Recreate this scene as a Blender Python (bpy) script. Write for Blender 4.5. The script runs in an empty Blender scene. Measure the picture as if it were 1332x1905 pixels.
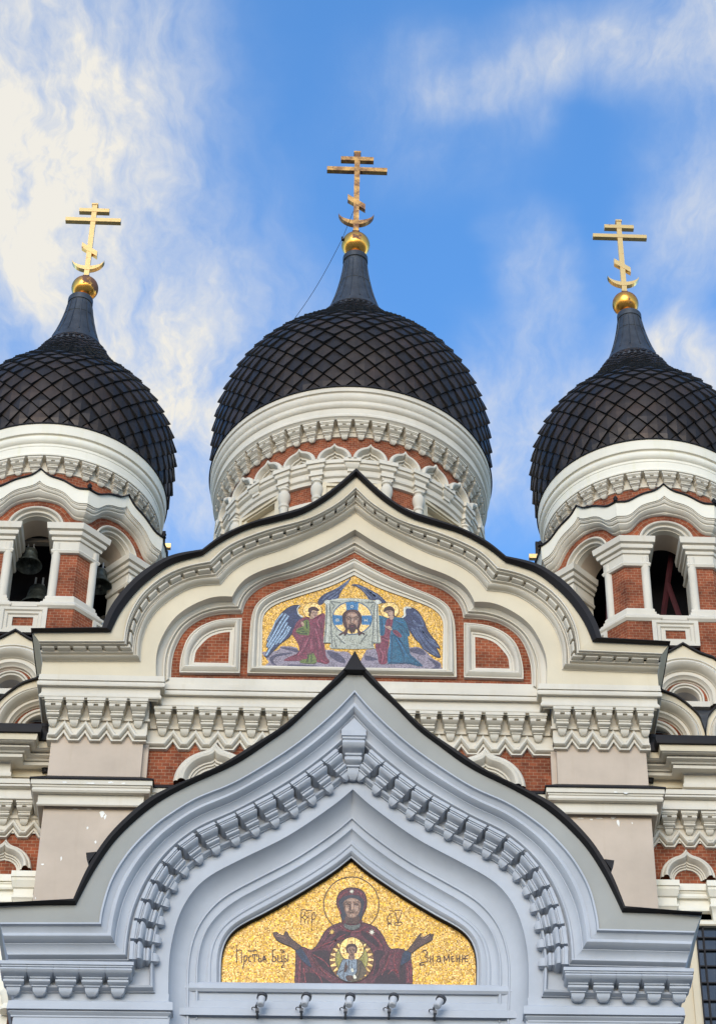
import bpy, math, random
from mathutils import Vector, Matrix
random.seed(7)
PI = math.pi
sc = bpy.context.scene
COL = sc.collection

# ------------------------------------------------------------------ camera
FPX, PPX, PCY = 4676.46, 939.7, 952.5            # focal length and principal point in photo pixels (1332 wide)
CF = Vector((0.06615124, 0.73965891, 0.66972286))
CR = Vector((0.99753025, -0.06490453, -0.0268479))
CU = Vector((-0.02360976, -0.66984483, 0.74212565))
CC = Vector((-0.3026, -34.0, 1.6))
cam_d = bpy.data.cameras.new("camera")
cam = bpy.data.objects.new("camera", cam_d)
COL.objects.link(cam)
cam.matrix_world = Matrix(((CR.x, CU.x, -CF.x, CC.x), (CR.y, CU.y, -CF.y, CC.y), (CR.z, CU.z, -CF.z, CC.z), (0, 0, 0, 1)))
cam_d.sensor_fit = 'HORIZONTAL'
cam_d.sensor_width = 36.0
cam_d.lens = FPX / 1332.0 * 36.0
cam_d.shift_x = (666.0 - PPX) / 1332.0
cam_d.clip_end = 5000.0
sc.camera = cam

# ------------------------------------------------------------------ light
SUN_EL, SUN_AZ = math.radians(19), math.radians(192)     # azimuth from +Y clockwise; front left of the church
SUN_DIR = Vector((math.sin(SUN_AZ) * math.cos(SUN_EL), math.cos(SUN_AZ) * math.cos(SUN_EL), math.sin(SUN_EL)))
sun_d = bpy.data.lights.new("sun", 'SUN')
sun_d.energy = 1.2
sun_d.angle = math.radians(40)
sun_d.color = (1.0, 0.93, 0.82)
sun = bpy.data.objects.new("sun", sun_d)
COL.objects.link(sun)
sun.rotation_euler = (-SUN_DIR).to_track_quat('-Z', 'Y').to_euler()
sun.location = (-20, -30, 60)
sc.view_settings.view_transform = 'Standard'
sc.view_settings.look = 'None'
sc.view_settings.gamma = 1.0
sc.view_settings.exposure = 0.85

def N(nt, typ, **kw):
    n = nt.nodes.new(typ)
    for k, v in kw.items():
        if k in n.inputs: n.inputs[k].default_value = v
        else: setattr(n, k, v)
    return n

def sky_uv(px, py):
    """direction of a cloud on the flat cloud layer (x/z, y/z)"""
    d = CF * FPX + CR * (px - PPX) - CU * (py - PCY)
    return d.x / d.z, d.y / d.z

def make_world():
    w = bpy.data.worlds.new("World"); sc.world = w; w.use_nodes = True
    nt = w.node_tree; nt.nodes.clear(); L = nt.links.new
    out = N(nt, 'ShaderNodeOutputWorld'); bg = N(nt, 'ShaderNodeBackground'); L(bg.outputs[0], out.inputs[0])
    sky = N(nt, 'ShaderNodeTexSky', sky_type='NISHITA', sun_disc=False, sun_elevation=SUN_EL, sun_rotation=SUN_AZ)
    sky.air_density = 1.0; sky.dust_density = 0.3; sky.ozone_density = 4.0
    bg.inputs['Strength'].default_value = 0.15
    hs = N(nt, 'ShaderNodeHueSaturation', Saturation=1.12, Value=SKYV, Hue=0.5); L(sky.outputs[0], hs.inputs['Color'])
    tc = N(nt, 'ShaderNodeTexCoord')
    sep = N(nt, 'ShaderNodeSeparateXYZ'); L(tc.outputs['Generated'], sep.inputs[0])
    mz = N(nt, 'ShaderNodeMath', operation='MAXIMUM'); L(sep.outputs[2], mz.inputs[0]); mz.inputs[1].default_value = 0.03
    dx = N(nt, 'ShaderNodeMath', operation='DIVIDE'); L(sep.outputs[0], dx.inputs[0]); L(mz.outputs[0], dx.inputs[1])
    dy = N(nt, 'ShaderNodeMath', operation='DIVIDE'); L(sep.outputs[1], dy.inputs[0]); L(mz.outputs[0], dy.inputs[1])
    uv = N(nt, 'ShaderNodeCombineXYZ'); L(dx.outputs[0], uv.inputs[0]); L(dy.outputs[0], uv.inputs[1])
    # warp
    nw = N(nt, 'ShaderNodeTexNoise', Scale=9.0, Detail=4.0, Roughness=0.55); L(uv.outputs[0], nw.inputs['Vector'])
    wsub = N(nt, 'ShaderNodeVectorMath', operation='SUBTRACT'); L(nw.outputs['Color'], wsub.inputs[0]); wsub.inputs[1].default_value = (0.5, 0.5, 0.5)
    wsc = N(nt, 'ShaderNodeVectorMath', operation='SCALE'); L(wsub.outputs[0], wsc.inputs[0]); wsc.inputs['Scale'].default_value = 0.06
    wuv = N(nt, 'ShaderNodeVectorMath', operation='ADD'); L(uv.outputs[0], wuv.inputs[0]); L(wsc.outputs[0], wuv.inputs[1])
    # cloud banks: soft ellipses on the layer
    acc = None
    for (px, py, rx, ry, rot, amp) in CLOUDS:
        u, v = sky_uv(px, py)
        u2, v2 = sky_uv(px + 100, py); k = (u2 - u) / 100.0
        u3, v3 = sky_uv(px, py + 100); kv = math.hypot(u3 - u, v3 - v) / 100.0
        mp = N(nt, 'ShaderNodeMapping', vector_type='TEXTURE')
        mp.inputs['Location'].default_value = (u, v, 0); mp.inputs['Rotation'].default_value = (0, 0, rot)
        mp.inputs['Scale'].default_value = (rx * k, ry * kv, 1)
        L(wuv.outputs[0], mp.inputs['Vector'])
        ln = N(nt, 'ShaderNodeVectorMath', operation='LENGTH'); L(mp.outputs[0], ln.inputs[0])
        mr = N(nt, 'ShaderNodeMapRange', interpolation_type='SMOOTHERSTEP'); L(ln.outputs['Value'], mr.inputs['Value'])
        mr.inputs['From Min'].default_value = 0.1; mr.inputs['From Max'].default_value = 1.0
        mr.inputs['To Min'].default_value = amp; mr.inputs['To Max'].default_value = 0.0
        if acc is None: acc = mr.outputs[0]
        else:
            a = N(nt, 'ShaderNodeMath', operation='ADD'); L(acc, a.inputs[0]); L(mr.outputs[0], a.inputs[1]); acc = a.outputs[0]
    # general cover away from the view so that the light is soft all round
    n0 = N(nt, 'ShaderNodeTexNoise', Scale=1.3, Detail=3.0); L(uv.outputs[0], n0.inputs['Vector'])
    sx = N(nt, 'ShaderNodeMapRange'); L(sep.outputs[1], sx.inputs['Value'])
    sx.inputs['From Min'].default_value = 0.35; sx.inputs['From Max'].default_value = -0.15; sx.inputs['To Min'].default_value = 0.0; sx.inputs['To Max'].default_value = 0.75
    g = N(nt, 'ShaderNodeMath', operation='MULTIPLY_ADD'); L(n0.outputs[0], g.inputs[0]); L(sx.outputs[0], g.inputs[1]); L(acc, g.inputs[2])
    # wisps
    mp2 = N(nt, 'ShaderNodeMapping'); mp2.inputs['Rotation'].default_value = (0, 0, -0.35); mp2.inputs['Scale'].default_value = (1.0, 0.45, 1)
    L(wuv.outputs[0], mp2.inputs['Vector'])
    n1 = N(nt, 'ShaderNodeTexNoise', Scale=17.0, Detail=12.0, Roughness=0.66, Distortion=0.12); L(mp2.outputs[0], n1.inputs['Vector'])
    n2 = N(nt, 'ShaderNodeTexNoise', Scale=9.0, Detail=4.0, Roughness=0.5); L(wuv.outputs[0], n2.inputs['Vector'])
    m1 = N(nt, 'ShaderNodeMapRange'); L(n1.outputs[0], m1.inputs['Value']); m1.inputs['From Min'].default_value = 0.30; m1.inputs['From Max'].default_value = 0.72
    m1.inputs['To Min'].default_value = 0.42; m1.inputs['To Max'].default_value = 1.42
    m2 = N(nt, 'ShaderNodeMapRange'); L(n2.outputs[0], m2.inputs['Value']); m2.inputs['From Min'].default_value = 0.3; m2.inputs['From Max'].default_value = 0.7
    m2.inputs['To Min'].default_value = 0.75; m2.inputs['To Max'].default_value = 1.2
    p1 = N(nt, 'ShaderNodeMath', operation='MULTIPLY'); L(m1.outputs[0], p1.inputs[0]); L(m2.outputs[0], p1.inputs[1])
    p2 = N(nt, 'ShaderNodeMath', operation='MULTIPLY', use_clamp=True); L(g.outputs[0], p2.inputs[1])
    mp3 = N(nt, 'ShaderNodeMapping'); mp3.inputs['Rotation'].default_value = (0, 0, -0.55); mp3.inputs['Scale'].default_value = (1.0, 0.28, 1)
    L(wuv.outputs[0], mp3.inputs['Vector'])
    n3 = N(nt, 'ShaderNodeTexNoise', Scale=60.0, Detail=8.0, Roughness=0.6, Distortion=0.2); L(mp3.outputs[0], n3.inputs['Vector'])
    m3 = N(nt, 'ShaderNodeMapRange'); L(n3.outputs[0], m3.inputs['Value']); m3.inputs['From Min'].default_value = 0.3; m3.inputs['From Max'].default_value = 0.7
    m3.inputs['To Min'].default_value = 0.66; m3.inputs['To Max'].default_value = 1.36
    p3 = N(nt, 'ShaderNodeMath', operation='MULTIPLY'); L(p1.outputs[0], p3.inputs[0]); L(m3.outputs[0], p3.inputs[1]); L(p3.outputs[0], p2.inputs[0])
    mix = N(nt, 'ShaderNodeMix', data_type='RGBA'); L(p2.outputs[0], mix.inputs['Factor']); L(hs.outputs[0], mix.inputs['A'])
    warm = N(nt, 'ShaderNodeMix', data_type='RGBA')           # thick cloud is whiter and warmer than thin cloud
    L(p2.outputs[0], warm.inputs['Factor']); warm.inputs['A'].default_value = (*CLOUD_THIN, 1); warm.inputs['B'].default_value = (*CLOUD_THICK, 1)
    L(warm.outputs['Result'], mix.inputs['B'])
    L(mix.outputs['Result'], bg.inputs['Color'])

SKYV = 1.4
CLOUD_THIN = (2.6, 2.85, 3.2)
CLOUD_THICK = (3.25, 3.15, 2.9)
#          px    py   rx   ry   rot  amount
CLOUDS = [(-120, 160, 660, 580, 0.0, 0.68),
          (190, 60, 440, 420, 0.0, 0.30),
          (-20, 560, 640, 560, 0.0, 0.42),
          (290, 480, 420, 480, 0.0, 0.32),
          (330, 830, 360, 340, 0.0, 0.62),
          (900, 150, 230, 75, -0.35, 0.30),
          (1000, 140, 110, 150, 0.2, 0.24),
          (830, 120, 160, 140, 0.0, 0.16),
          (1090, 80, 260, 120, 0.30, 0.36),
          (1330, 60, 340, 220, 0.0, 0.62),
          (1310, 300, 220, 330, 0.0, 0.30),
          (1010, 510, 120, 200, -0.3, 0.34),
          (1240, 480, 170, 330, 0.0, 0.30),
          (960, 800, 300, 280, 0.0, 0.66),
          (1290, 690, 240, 140, 0.0, 0.62),
          (470, 680, 330, 280, 0.0, 0.30),
          (820, 200, 300, 260, 0.0, 0.16)]
make_world()

# ------------------------------------------------------------------ helpers
def at(px, py, Y):
    """the point of the plane y = Y seen at a photo pixel"""
    d = CF * FPX + CR * (px - PPX) - CU * (py - PCY)
    return CC + d * ((Y - CC.y) / d.y)

def zat(px, py, Y): return at(px, py, Y).z

def catmull(P, n):
    """n points, equally spaced by arc length, on a smooth curve through the 2-d points P"""
    if len(P) == 2:
        return [(P[0][0] + (P[1][0] - P[0][0]) * i / (n - 1), P[0][1] + (P[1][1] - P[0][1]) * i / (n - 1)) for i in range(n)]
    Q = [(2 * P[0][0] - P[1][0], 2 * P[0][1] - P[1][1])] + list(P) + [(2 * P[-1][0] - P[-2][0], 2 * P[-1][1] - P[-2][1])]
    D = []
    for i in range(1, len(Q) - 2):
        p0, p1, p2, p3 = Q[i - 1], Q[i], Q[i + 1], Q[i + 2]
        for k in range(12):
            t = k / 12.0
            D.append(tuple(0.5 * ((2 * p1[j]) + (-p0[j] + p2[j]) * t + (2 * p0[j] - 5 * p1[j] + 4 * p2[j] - p3[j]) * t * t + (-p0[j] + 3 * p1[j] - 3 * p2[j] + p3[j]) * t ** 3) for j in (0, 1)))
    D.append(tuple(P[-1]))
    return resample(D, n)

def resample(D, n):
    S = [0.0]
    for a, b in zip(D, D[1:]): S.append(S[-1] + math.hypot(b[0] - a[0], b[1] - a[1]))
    out = []; j = 0
    for i in range(n):
        s = S[-1] * i / (n - 1)
        while j < len(S) - 2 and S[j + 1] < s: j += 1
        h = S[j + 1] - S[j]; t = 0 if h < 1e-9 else min(1, max(0, (s - S[j]) / h))
        out.append((D[j][0] + (D[j + 1][0] - D[j][0]) * t, D[j][1] + (D[j + 1][1] - D[j][1]) * t))
    return out

def smooth(P, k=6):
    P = list(P)
    for _ in range(k):
        P = [P[0]] + [((a[0] + 2 * b[0] + c[0]) / 4, (a[1] + 2 * b[1] + c[1]) / 4) for a, b, c in zip(P, P[1:], P[2:])] + [P[-1]]
    return P

def half(segs, Y, counts, apex=True):
    """photo pixels of a left half curve, in corner-free segments, as (x, z) on the plane y = Y"""
    out = []
    for k, (s, n) in enumerate(zip(segs, counts)):
        w = [(at(px, py, Y).x, at(px, py, Y).z) for px, py in s]
        if apex and k == len(segs) - 1: w[-1] = (0.0, w[-1][1])
        w = catmull(w, n)
        if n > 12: w = smooth(w, 5)
        out += w if k == 0 else w[1:]
    return out

def mirror(h): return h + [(-x, z) for x, z in reversed(h[:-1])]
def flipx(h): return [(-x, z) for x, z in h]
def lerp2(A, B, t): return [(a[0] + (b[0] - a[0]) * t, a[1] + (b[1] - a[1]) * t) for a, b in zip(A, B)]
def ring(c, Y): return [Vector((x, Y, z)) for x, z in c]

class MB:
    """collects faces, then links them as ONE mesh object"""
    def __init__(s): s.v = []; s.f = []; s.uv = []; s.mi = {}
    def add(s, pts, faces, uvs=None):
        b = len(s.v); s.v += [tuple(p) for p in pts]
        for i, f in enumerate(faces):
            s.f.append([b + k for k in f]); s.uv.append(uvs[i] if uvs else None)
    def poly(s, pts): s.add(pts, [list(range(len(pts)))])
    def grid(s, rows, closed=False, uv=True):
        n = len(rows[0]); pts = [p for r in rows for p in r]; F = []; UV = []
        U = [0.0]
        mid = rows[len(rows) // 2]
        for a, b in zip(mid, mid[1:] + ([mid[0]] if closed else [])): U.append(U[-1] + (Vector(b) - Vector(a)).length)
        V = [0.0]; k = n // 2
        for a, b in zip(rows, rows[1:]): V.append(V[-1] + (Vector(b[k]) - Vector(a[k])).length)
        for r in range(len(rows) - 1):
            for c in range(n if closed else n - 1):
                d = (c + 1) % n
                F.append([r * n + c, r * n + d, (r + 1) * n + d, (r + 1) * n + c])
                UV.append([(U[c], V[r]), (U[c + 1], V[r]), (U[c + 1], V[r + 1]), (U[c], V[r + 1])])
        s.add(pts, F, UV if uv else None)
    def box(s, x0, x1, y0, y1, z0, z1):
        P = [(x, y, z) for x in (x0, x1) for y in (y0, y1) for z in (z0, z1)]
        s.add(P, [[0, 1, 3, 2], [4, 6, 7, 5], [0, 4, 5, 1], [2, 3, 7, 6], [0, 2, 6, 4], [1, 5, 7, 3]])
    def stack(s, levels, M=None):
        """closed loft of horizontal rectangles (z, half width, y front, y back)"""
        rows = []
        for z, w, yf, yb in levels: rows.append([Vector((-w, yf, z)), Vector((w, yf, z)), Vector((w, yb, z)), Vector((-w, yb, z))])
        if M: rows = [[M @ p for p in r] for r in rows]
        s.grid(rows, closed=True, uv=False); s.poly(rows[0]); s.poly(list(reversed(rows[-1])))
    def lathe(s, prof, cx=0, cy=0, n=96, a0=0.0, a1=2 * PI, flute=None):
        full = abs(a1 - a0 - 2 * PI) < 1e-6; rows = []
        for r, z in prof:
            row = []
            for i in range(n if full else n + 1):
                a = a0 + (a1 - a0) * i / n; rr = r * (flute(a) if flute else 1)
                row.append(Vector((cx + rr * math.sin(a), cy - rr * math.cos(a), z)))
            rows.append(row)
        b = len(s.f); s.grid(rows, closed=full)
        rm = sum(r for r, z in prof) / len(prof); m = n if full else n
        for q in range(len(prof) - 1):
            for c in range(m):
                u0 = (a0 + (a1 - a0) * c / n) * rm; u1 = (a0 + (a1 - a0) * (c + 1) / n) * rm
                s.uv[b + q * m + c] = [(u0, prof[q][1]), (u1, prof[q][1]), (u1, prof[q + 1][1]), (u0, prof[q + 1][1])]
    def sphere(s, c, r, nu=32, nv=18, sx=1, sz=1):
        s.lathe([(max(1e-4, r * sx * math.sin(PI * k / nv)), c[2] - r * sz * math.cos(PI * k / nv)) for k in range(nv + 1)], c[0], c[1], nu)
    def tube(s, pts, r, n=8):
        pts = [Vector(p) for p in pts]; rows = []
        for i, p in enumerate(pts):
            d = (pts[min(i + 1, len(pts) - 1)] - pts[max(i - 1, 0)]).normalized()
            a = d.cross(Vector((0, 0, 1)));
            if a.length < 1e-3: a = d.cross(Vector((0, 1, 0)))
            a.normalize(); b = d.cross(a)
            rr = r[i] if isinstance(r, (list, tuple)) else r
            rows.append([p + (a * math.cos(2 * PI * k / n) + b * math.sin(2 * PI * k / n)) * rr for k in range(n)])
        s.grid(rows, closed=True); s.poly(rows[0]); s.poly(rows[-1])
    def plan(s, path, prof, closed=False):
        """moulding swept along a plan path of (x, y); prof = list of (out, z); out is to the right of the walking direction"""
        n = len(path); offs = []
        for i in range(n):
            p = Vector(path[i]).to_2d()
            a = Vector(path[i - 1]).to_2d() if (i > 0 or closed) else None
            b = Vector(path[(i + 1) % n]).to_2d() if (i < n - 1 or closed) else None
            ns = []
            if a is not None: d = (p - a).normalized(); ns.append(Vector((d.y, -d.x)))
            if b is not None: d = (b - p).normalized(); ns.append(Vector((d.y, -d.x)))
            m = ns[0] if len(ns) == 1 else (ns[0] + ns[1]) / max(0.15, (1 + ns[0].dot(ns[1])))
            offs.append((p, m))
        rows = [[Vector((p.x + m.x * o, p.y + m.y * o, z)) for p, m in offs] for o, z in prof]
        s.grid(rows, closed=closed)
    def sweepxz(s, path, prof, Y):
        """moulding swept along an (x, z) path on a wall plane; prof = list of (offset to the left of the path, y towards the viewer)"""
        n = len(path); offs = []
        for i in range(n):
            p = Vector(path[i]); ns = []
            if i > 0: d = (p - Vector(path[i - 1])).normalized(); ns.append(Vector((-d.y, d.x)))
            if i < n - 1: d = (Vector(path[i + 1]) - p).normalized(); ns.append(Vector((-d.y, d.x)))
            m = ns[0] if len(ns) == 1 else (ns[0] + ns[1]) / max(0.25, (1 + ns[0].dot(ns[1])))
            offs.append((p, m))
        s.grid([[Vector((p.x + m.x * o, Y - d, p.y + m.y * o)) for p, m in offs] for o, d in prof])
    def build(s, name, mat, parent=None, smooth_deg=38, loc=None):
        me = bpy.data.meshes.new(name); me.from_pydata(s.v, [], s.f)
        uvl = me.uv_layers.new(name="UVMap")
        for poly, uv in zip(me.polygons, s.uv):
            if uv is None:
                nn = poly.normal
                t = Vector((-nn.y, nn.x, 0))
                if t.length < 0.4: t = Vector((1, 0, 0)); bt = Vector((0, 1, 0))
                else:
                    t.normalize(); bt = nn.cross(t)
                    if bt.z < 0: bt = -bt
                    if abs(t.x) > 0.5 and t.x < 0 or abs(t.x) <= 0.5 and t.y < 0: t = -t
                for li in poly.loop_indices:
                    co = me.vertices[me.loops[li].vertex_index].co; uvl.data[li].uv = (co.dot(t), co.dot(bt))
            else:
                for li, c in zip(poly.loop_indices, uv): uvl.data[li].uv = c
        me.validate(); me.update()
        if smooth_deg:
            me.shade_smooth(); me.set_sharp_from_angle(angle=math.radians(smooth_deg))
        mats = mat if isinstance(mat, (list, tuple)) else [mat]
        for m in mats: me.materials.append(m)
        for k, v in s.mi.items(): me.polygons[k].material_index = v
        return link(name, me, parent, loc)

def link(name, me, parent=None, loc=None, M=None):
    o = bpy.data.objects.new(name, me); COL.objects.link(o)
    if parent is not None:
        o.parent = parent; o.matrix_parent_inverse = parent_inv(parent)
    if M is not None: o.matrix_basis = M
    elif loc is not None: o.location = loc
    return o

WORLD = {}
def parent_inv(p):
    """parts are modelled in world coordinates; undo the parent's own placing"""
    M = Matrix.Identity(4); q = p
    while q is not None:
        M = (q.matrix_parent_inverse @ q.matrix_basis if q.parent else q.matrix_basis) @ M
        q = q.parent
    return M.inverted()

def thing(name, label, cat, loc=(0, 0, 0), group=None):
    o = bpy.data.objects.new(name, None); COL.objects.link(o); o.matrix_basis = Matrix.Translation(loc)
    return tag(o, label, cat, group)

def tag(o, label, cat, group=None):
    o['label'] = label; o['category'] = cat
    if group: o['group'] = group
    return o

# ------------------------------------------------------------------ materials
MATS = {}
def newmat(name):
    m = bpy.data.materials.new(name); m.use_nodes = True; nt = m.node_tree
    b = nt.nodes['Principled BSDF']; return m, nt, b, nt.links.new

def coords(nt, kind='Object'):
    return N(nt, 'ShaderNodeTexCoord').outputs[kind]

def plaster(name, col, var=0.10, dirt=(0.55, 0.52, 0.44), dirt_amt=0.25, rough=0.8, bump=0.08):
    m, nt, b, L = newmat(name)
    co = coords(nt)
    n1 = N(nt, 'ShaderNodeTexNoise', Scale=0.9, Detail=5.0, Roughness=0.6); L(co, n1.inputs['Vector'])
    mp = N(nt, 'ShaderNodeMapping'); mp.inputs['Scale'].default_value = (7.0, 7.0, 0.7); L(co, mp.inputs['Vector'])
    n2 = N(nt, 'ShaderNodeTexNoise', Scale=1.0, Detail=4.0, Roughness=0.6); L(mp.outputs[0], n2.inputs['Vector'])
    n3 = N(nt, 'ShaderNodeTexNoise', Scale=55.0, Detail=3.0); L(co, n3.inputs['Vector'])
    r1 = N(nt, 'ShaderNodeMapRange'); L(n1.outputs[0], r1.inputs['Value']); r1.inputs['From Min'].default_value = 0.3; r1.inputs['From Max'].default_value = 0.7
    r1.inputs['To Min'].default_value = 1 - var; r1.inputs['To Max'].default_value = 1 + var * 0.4
    hv = N(nt, 'ShaderNodeHueSaturation'); hv.inputs['Color'].default_value = (*col, 1); L(r1.outputs[0], hv.inputs['Value'])
    r2 = N(nt, 'ShaderNodeMapRange'); L(n2.outputs[0], r2.inputs['Value']); r2.inputs['From Min'].default_value = 0.55; r2.inputs['From Max'].default_value = 0.8
    r2.inputs['To Max'].default_value = dirt_amt
    mx = N(nt, 'ShaderNodeMix', data_type='RGBA'); L(r2.outputs[0], mx.inputs['Factor']); L(hv.outputs[0], mx.inputs['A'])
    mx.inputs['B'].default_value = (*[c * d for c, d in zip(col, (dirt[0] * 1.6, dirt[1] * 1.6, dirt[2] * 1.6))], 1)
    L(mx.outputs['Result'], b.inputs['Base Color'])
    b.inputs['Roughness'].default_value = rough
    b.inputs['Specular IOR Level'].default_value = 0.25
    bp = N(nt, 'ShaderNodeBump', Strength=bump, Distance=0.01); L(n3.outputs[0], bp.inputs['Height']); L(bp.outputs[0], b.inputs['Normal'])
    return m

def brick(name, c1, c2, mortar, bw=0.128, rh=0.066):
    m, nt, b, L = newmat(name)
    uv = coords(nt, 'UV'); ob = coords(nt)
    bt = N(nt, 'ShaderNodeTexBrick', Scale=1.0); L(uv, bt.inputs['Vector'])
    bt.inputs['Color1'].default_value = (*c1, 1); bt.inputs['Color2'].default_value = (*c2, 1); bt.inputs['Mortar'].default_value = (*mortar, 1)
    bt.inputs['Mortar Size'].default_value = 0.0042; bt.inputs['Mortar Smooth'].default_value = 0.3; bt.inputs['Bias'].default_value = -0.1
    bt.inputs['Brick Width'].default_value = bw; bt.inputs['Row Height'].default_value = rh
    n = N(nt, 'ShaderNodeTexNoise', Scale=2.2, Detail=6.0, Roughness=0.65); L(ob, n.inputs['Vector'])
    r = N(nt, 'ShaderNodeMapRange'); L(n.outputs[0], r.inputs['Value']); r.inputs['From Min'].default_value = 0.3; r.inputs['From Max'].default_value = 0.7
    r.inputs['To Min'].default_value = 0.52; r.inputs['To Max'].default_value = 1.35
    hv = N(nt, 'ShaderNodeHueSaturation'); L(bt.outputs['Color'], hv.inputs['Color']); L(r.outputs[0], hv.inputs['Value'])
    # pale lime bloom
    n2 = N(nt, 'ShaderNodeTexNoise', Scale=6.0, Detail=5.0, Roughness=0.7); L(ob, n2.inputs['Vector'])
    r2 = N(nt, 'ShaderNodeMapRange'); L(n2.outputs[0], r2.inputs['Value']); r2.inputs['From Min'].default_value = 0.56; r2.inputs['From Max'].default_value = 0.75; r2.inputs['To Max'].default_value = 0.35
    mx = N(nt, 'ShaderNodeMix', data_type='RGBA'); L(r2.outputs[0], mx.inputs['Factor']); L(hv.outputs[0], mx.inputs['A']); mx.inputs['B'].default_value = (0.37, 0.17, 0.085, 1)
    L(mx.outputs['Result'], b.inputs['Base Color']); b.inputs['Roughness'].default_value = 0.85; b.inputs['Specular IOR Level'].default_value = 0.2
    bp = N(nt, 'ShaderNodeBump', Strength=0.5, Distance=0.006); bp.invert = True; L(bt.outputs['Fac'], bp.inputs['Height']); L(bp.outputs[0], b.inputs['Normal'])
    return m

def metal(name, col, rough=0.4, metallic=0.4, var=0.4, scale=3.0, col2=None, spec=0.5):
    m, nt, b, L = newmat(name); co = coords(nt)
    n = N(nt, 'ShaderNodeTexNoise', Scale=scale, Detail=6.0, Roughness=0.65); L(co, n.inputs['Vector'])
    r = N(nt, 'ShaderNodeMapRange'); L(n.outputs[0], r.inputs['Value']); r.inputs['From Min'].default_value = 0.35; r.inputs['From Max'].default_value = 0.65
    mx = N(nt, 'ShaderNodeMix', data_type='RGBA'); L(r.outputs[0], mx.inputs['Factor'])
    mx.inputs['A'].default_value = (*col, 1); mx.inputs['B'].default_value = (*(col2 or [c * (1 - var) for c in col]), 1)
    L(mx.outputs['Result'], b.inputs['Base Color'])
    r2 = N(nt, 'ShaderNodeMapRange'); L(n.outputs[0], r2.inputs['Value']); r2.inputs['To Min'].default_value = rough * 0.8; r2.inputs['To Max'].default_value = min(1, rough * 1.25)
    L(r2.outputs[0], b.inputs['Roughness']); b.inputs['Metallic'].default_value = metallic; b.inputs['Specular IOR Level'].default_value = spec
    return m

def gold(name, rust_from, rust_to, scale=9.0, rough=0.28, base=(1.0, 0.62, 0.22), side=None):
    """gilding worn through to brown iron"""
    m, nt, b, L = newmat(name); co = coords(nt)
    n = N(nt, 'ShaderNodeTexNoise', Scale=scale, Detail=8.0, Roughness=0.7); L(co, n.inputs['Vector'])
    r = N(nt, 'ShaderNodeMapRange'); res = n.outputs[0]
    if side:                                            # gilding lost on the weather side
        c, d = side
        sb = N(nt, 'ShaderNodeVectorMath', operation='SUBTRACT'); L(co, sb.inputs[0]); sb.inputs[1].default_value = c
        dt = N(nt, 'ShaderNodeVectorMath', operation='DOT_PRODUCT'); L(sb.outputs[0], dt.inputs[0]); dt.inputs[1].default_value = d
        sm = N(nt, 'ShaderNodeMath', operation='ADD'); L(res, sm.inputs[0]); L(dt.outputs['Value'], sm.inputs[1]); res = sm.outputs[0]
    L(res, r.inputs['Value']); r.inputs['From Min'].default_value = rust_from; r.inputs['From Max'].default_value = rust_to
    mx = N(nt, 'ShaderNodeMix', data_type='RGBA'); L(r.outputs[0], mx.inputs['Factor'])
    mx.inputs['A'].default_value = (*base, 1); mx.inputs['B'].default_value = (0.16, 0.07, 0.035, 1); L(mx.outputs['Result'], b.inputs['Base Color'])
    mt = N(nt, 'ShaderNodeMapRange'); L(r.outputs[0], mt.inputs['Value']); mt.inputs['To Min'].default_value = 1.0; mt.inputs['To Max'].default_value = 0.15; L(mt.outputs[0], b.inputs['Metallic'])
    rr = N(nt, 'ShaderNodeMapRange'); L(r.outputs[0], rr.inputs['Value']); rr.inputs['To Min'].default_value = rough; rr.inputs['To Max'].default_value = 0.7; L(rr.outputs[0], b.inputs['Roughness'])
    bp = N(nt, 'ShaderNodeBump', Strength=0.15, Distance=0.01); L(n.outputs[0], bp.inputs['Height']); L(bp.outputs[0], b.inputs['Normal'])
    return m

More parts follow.
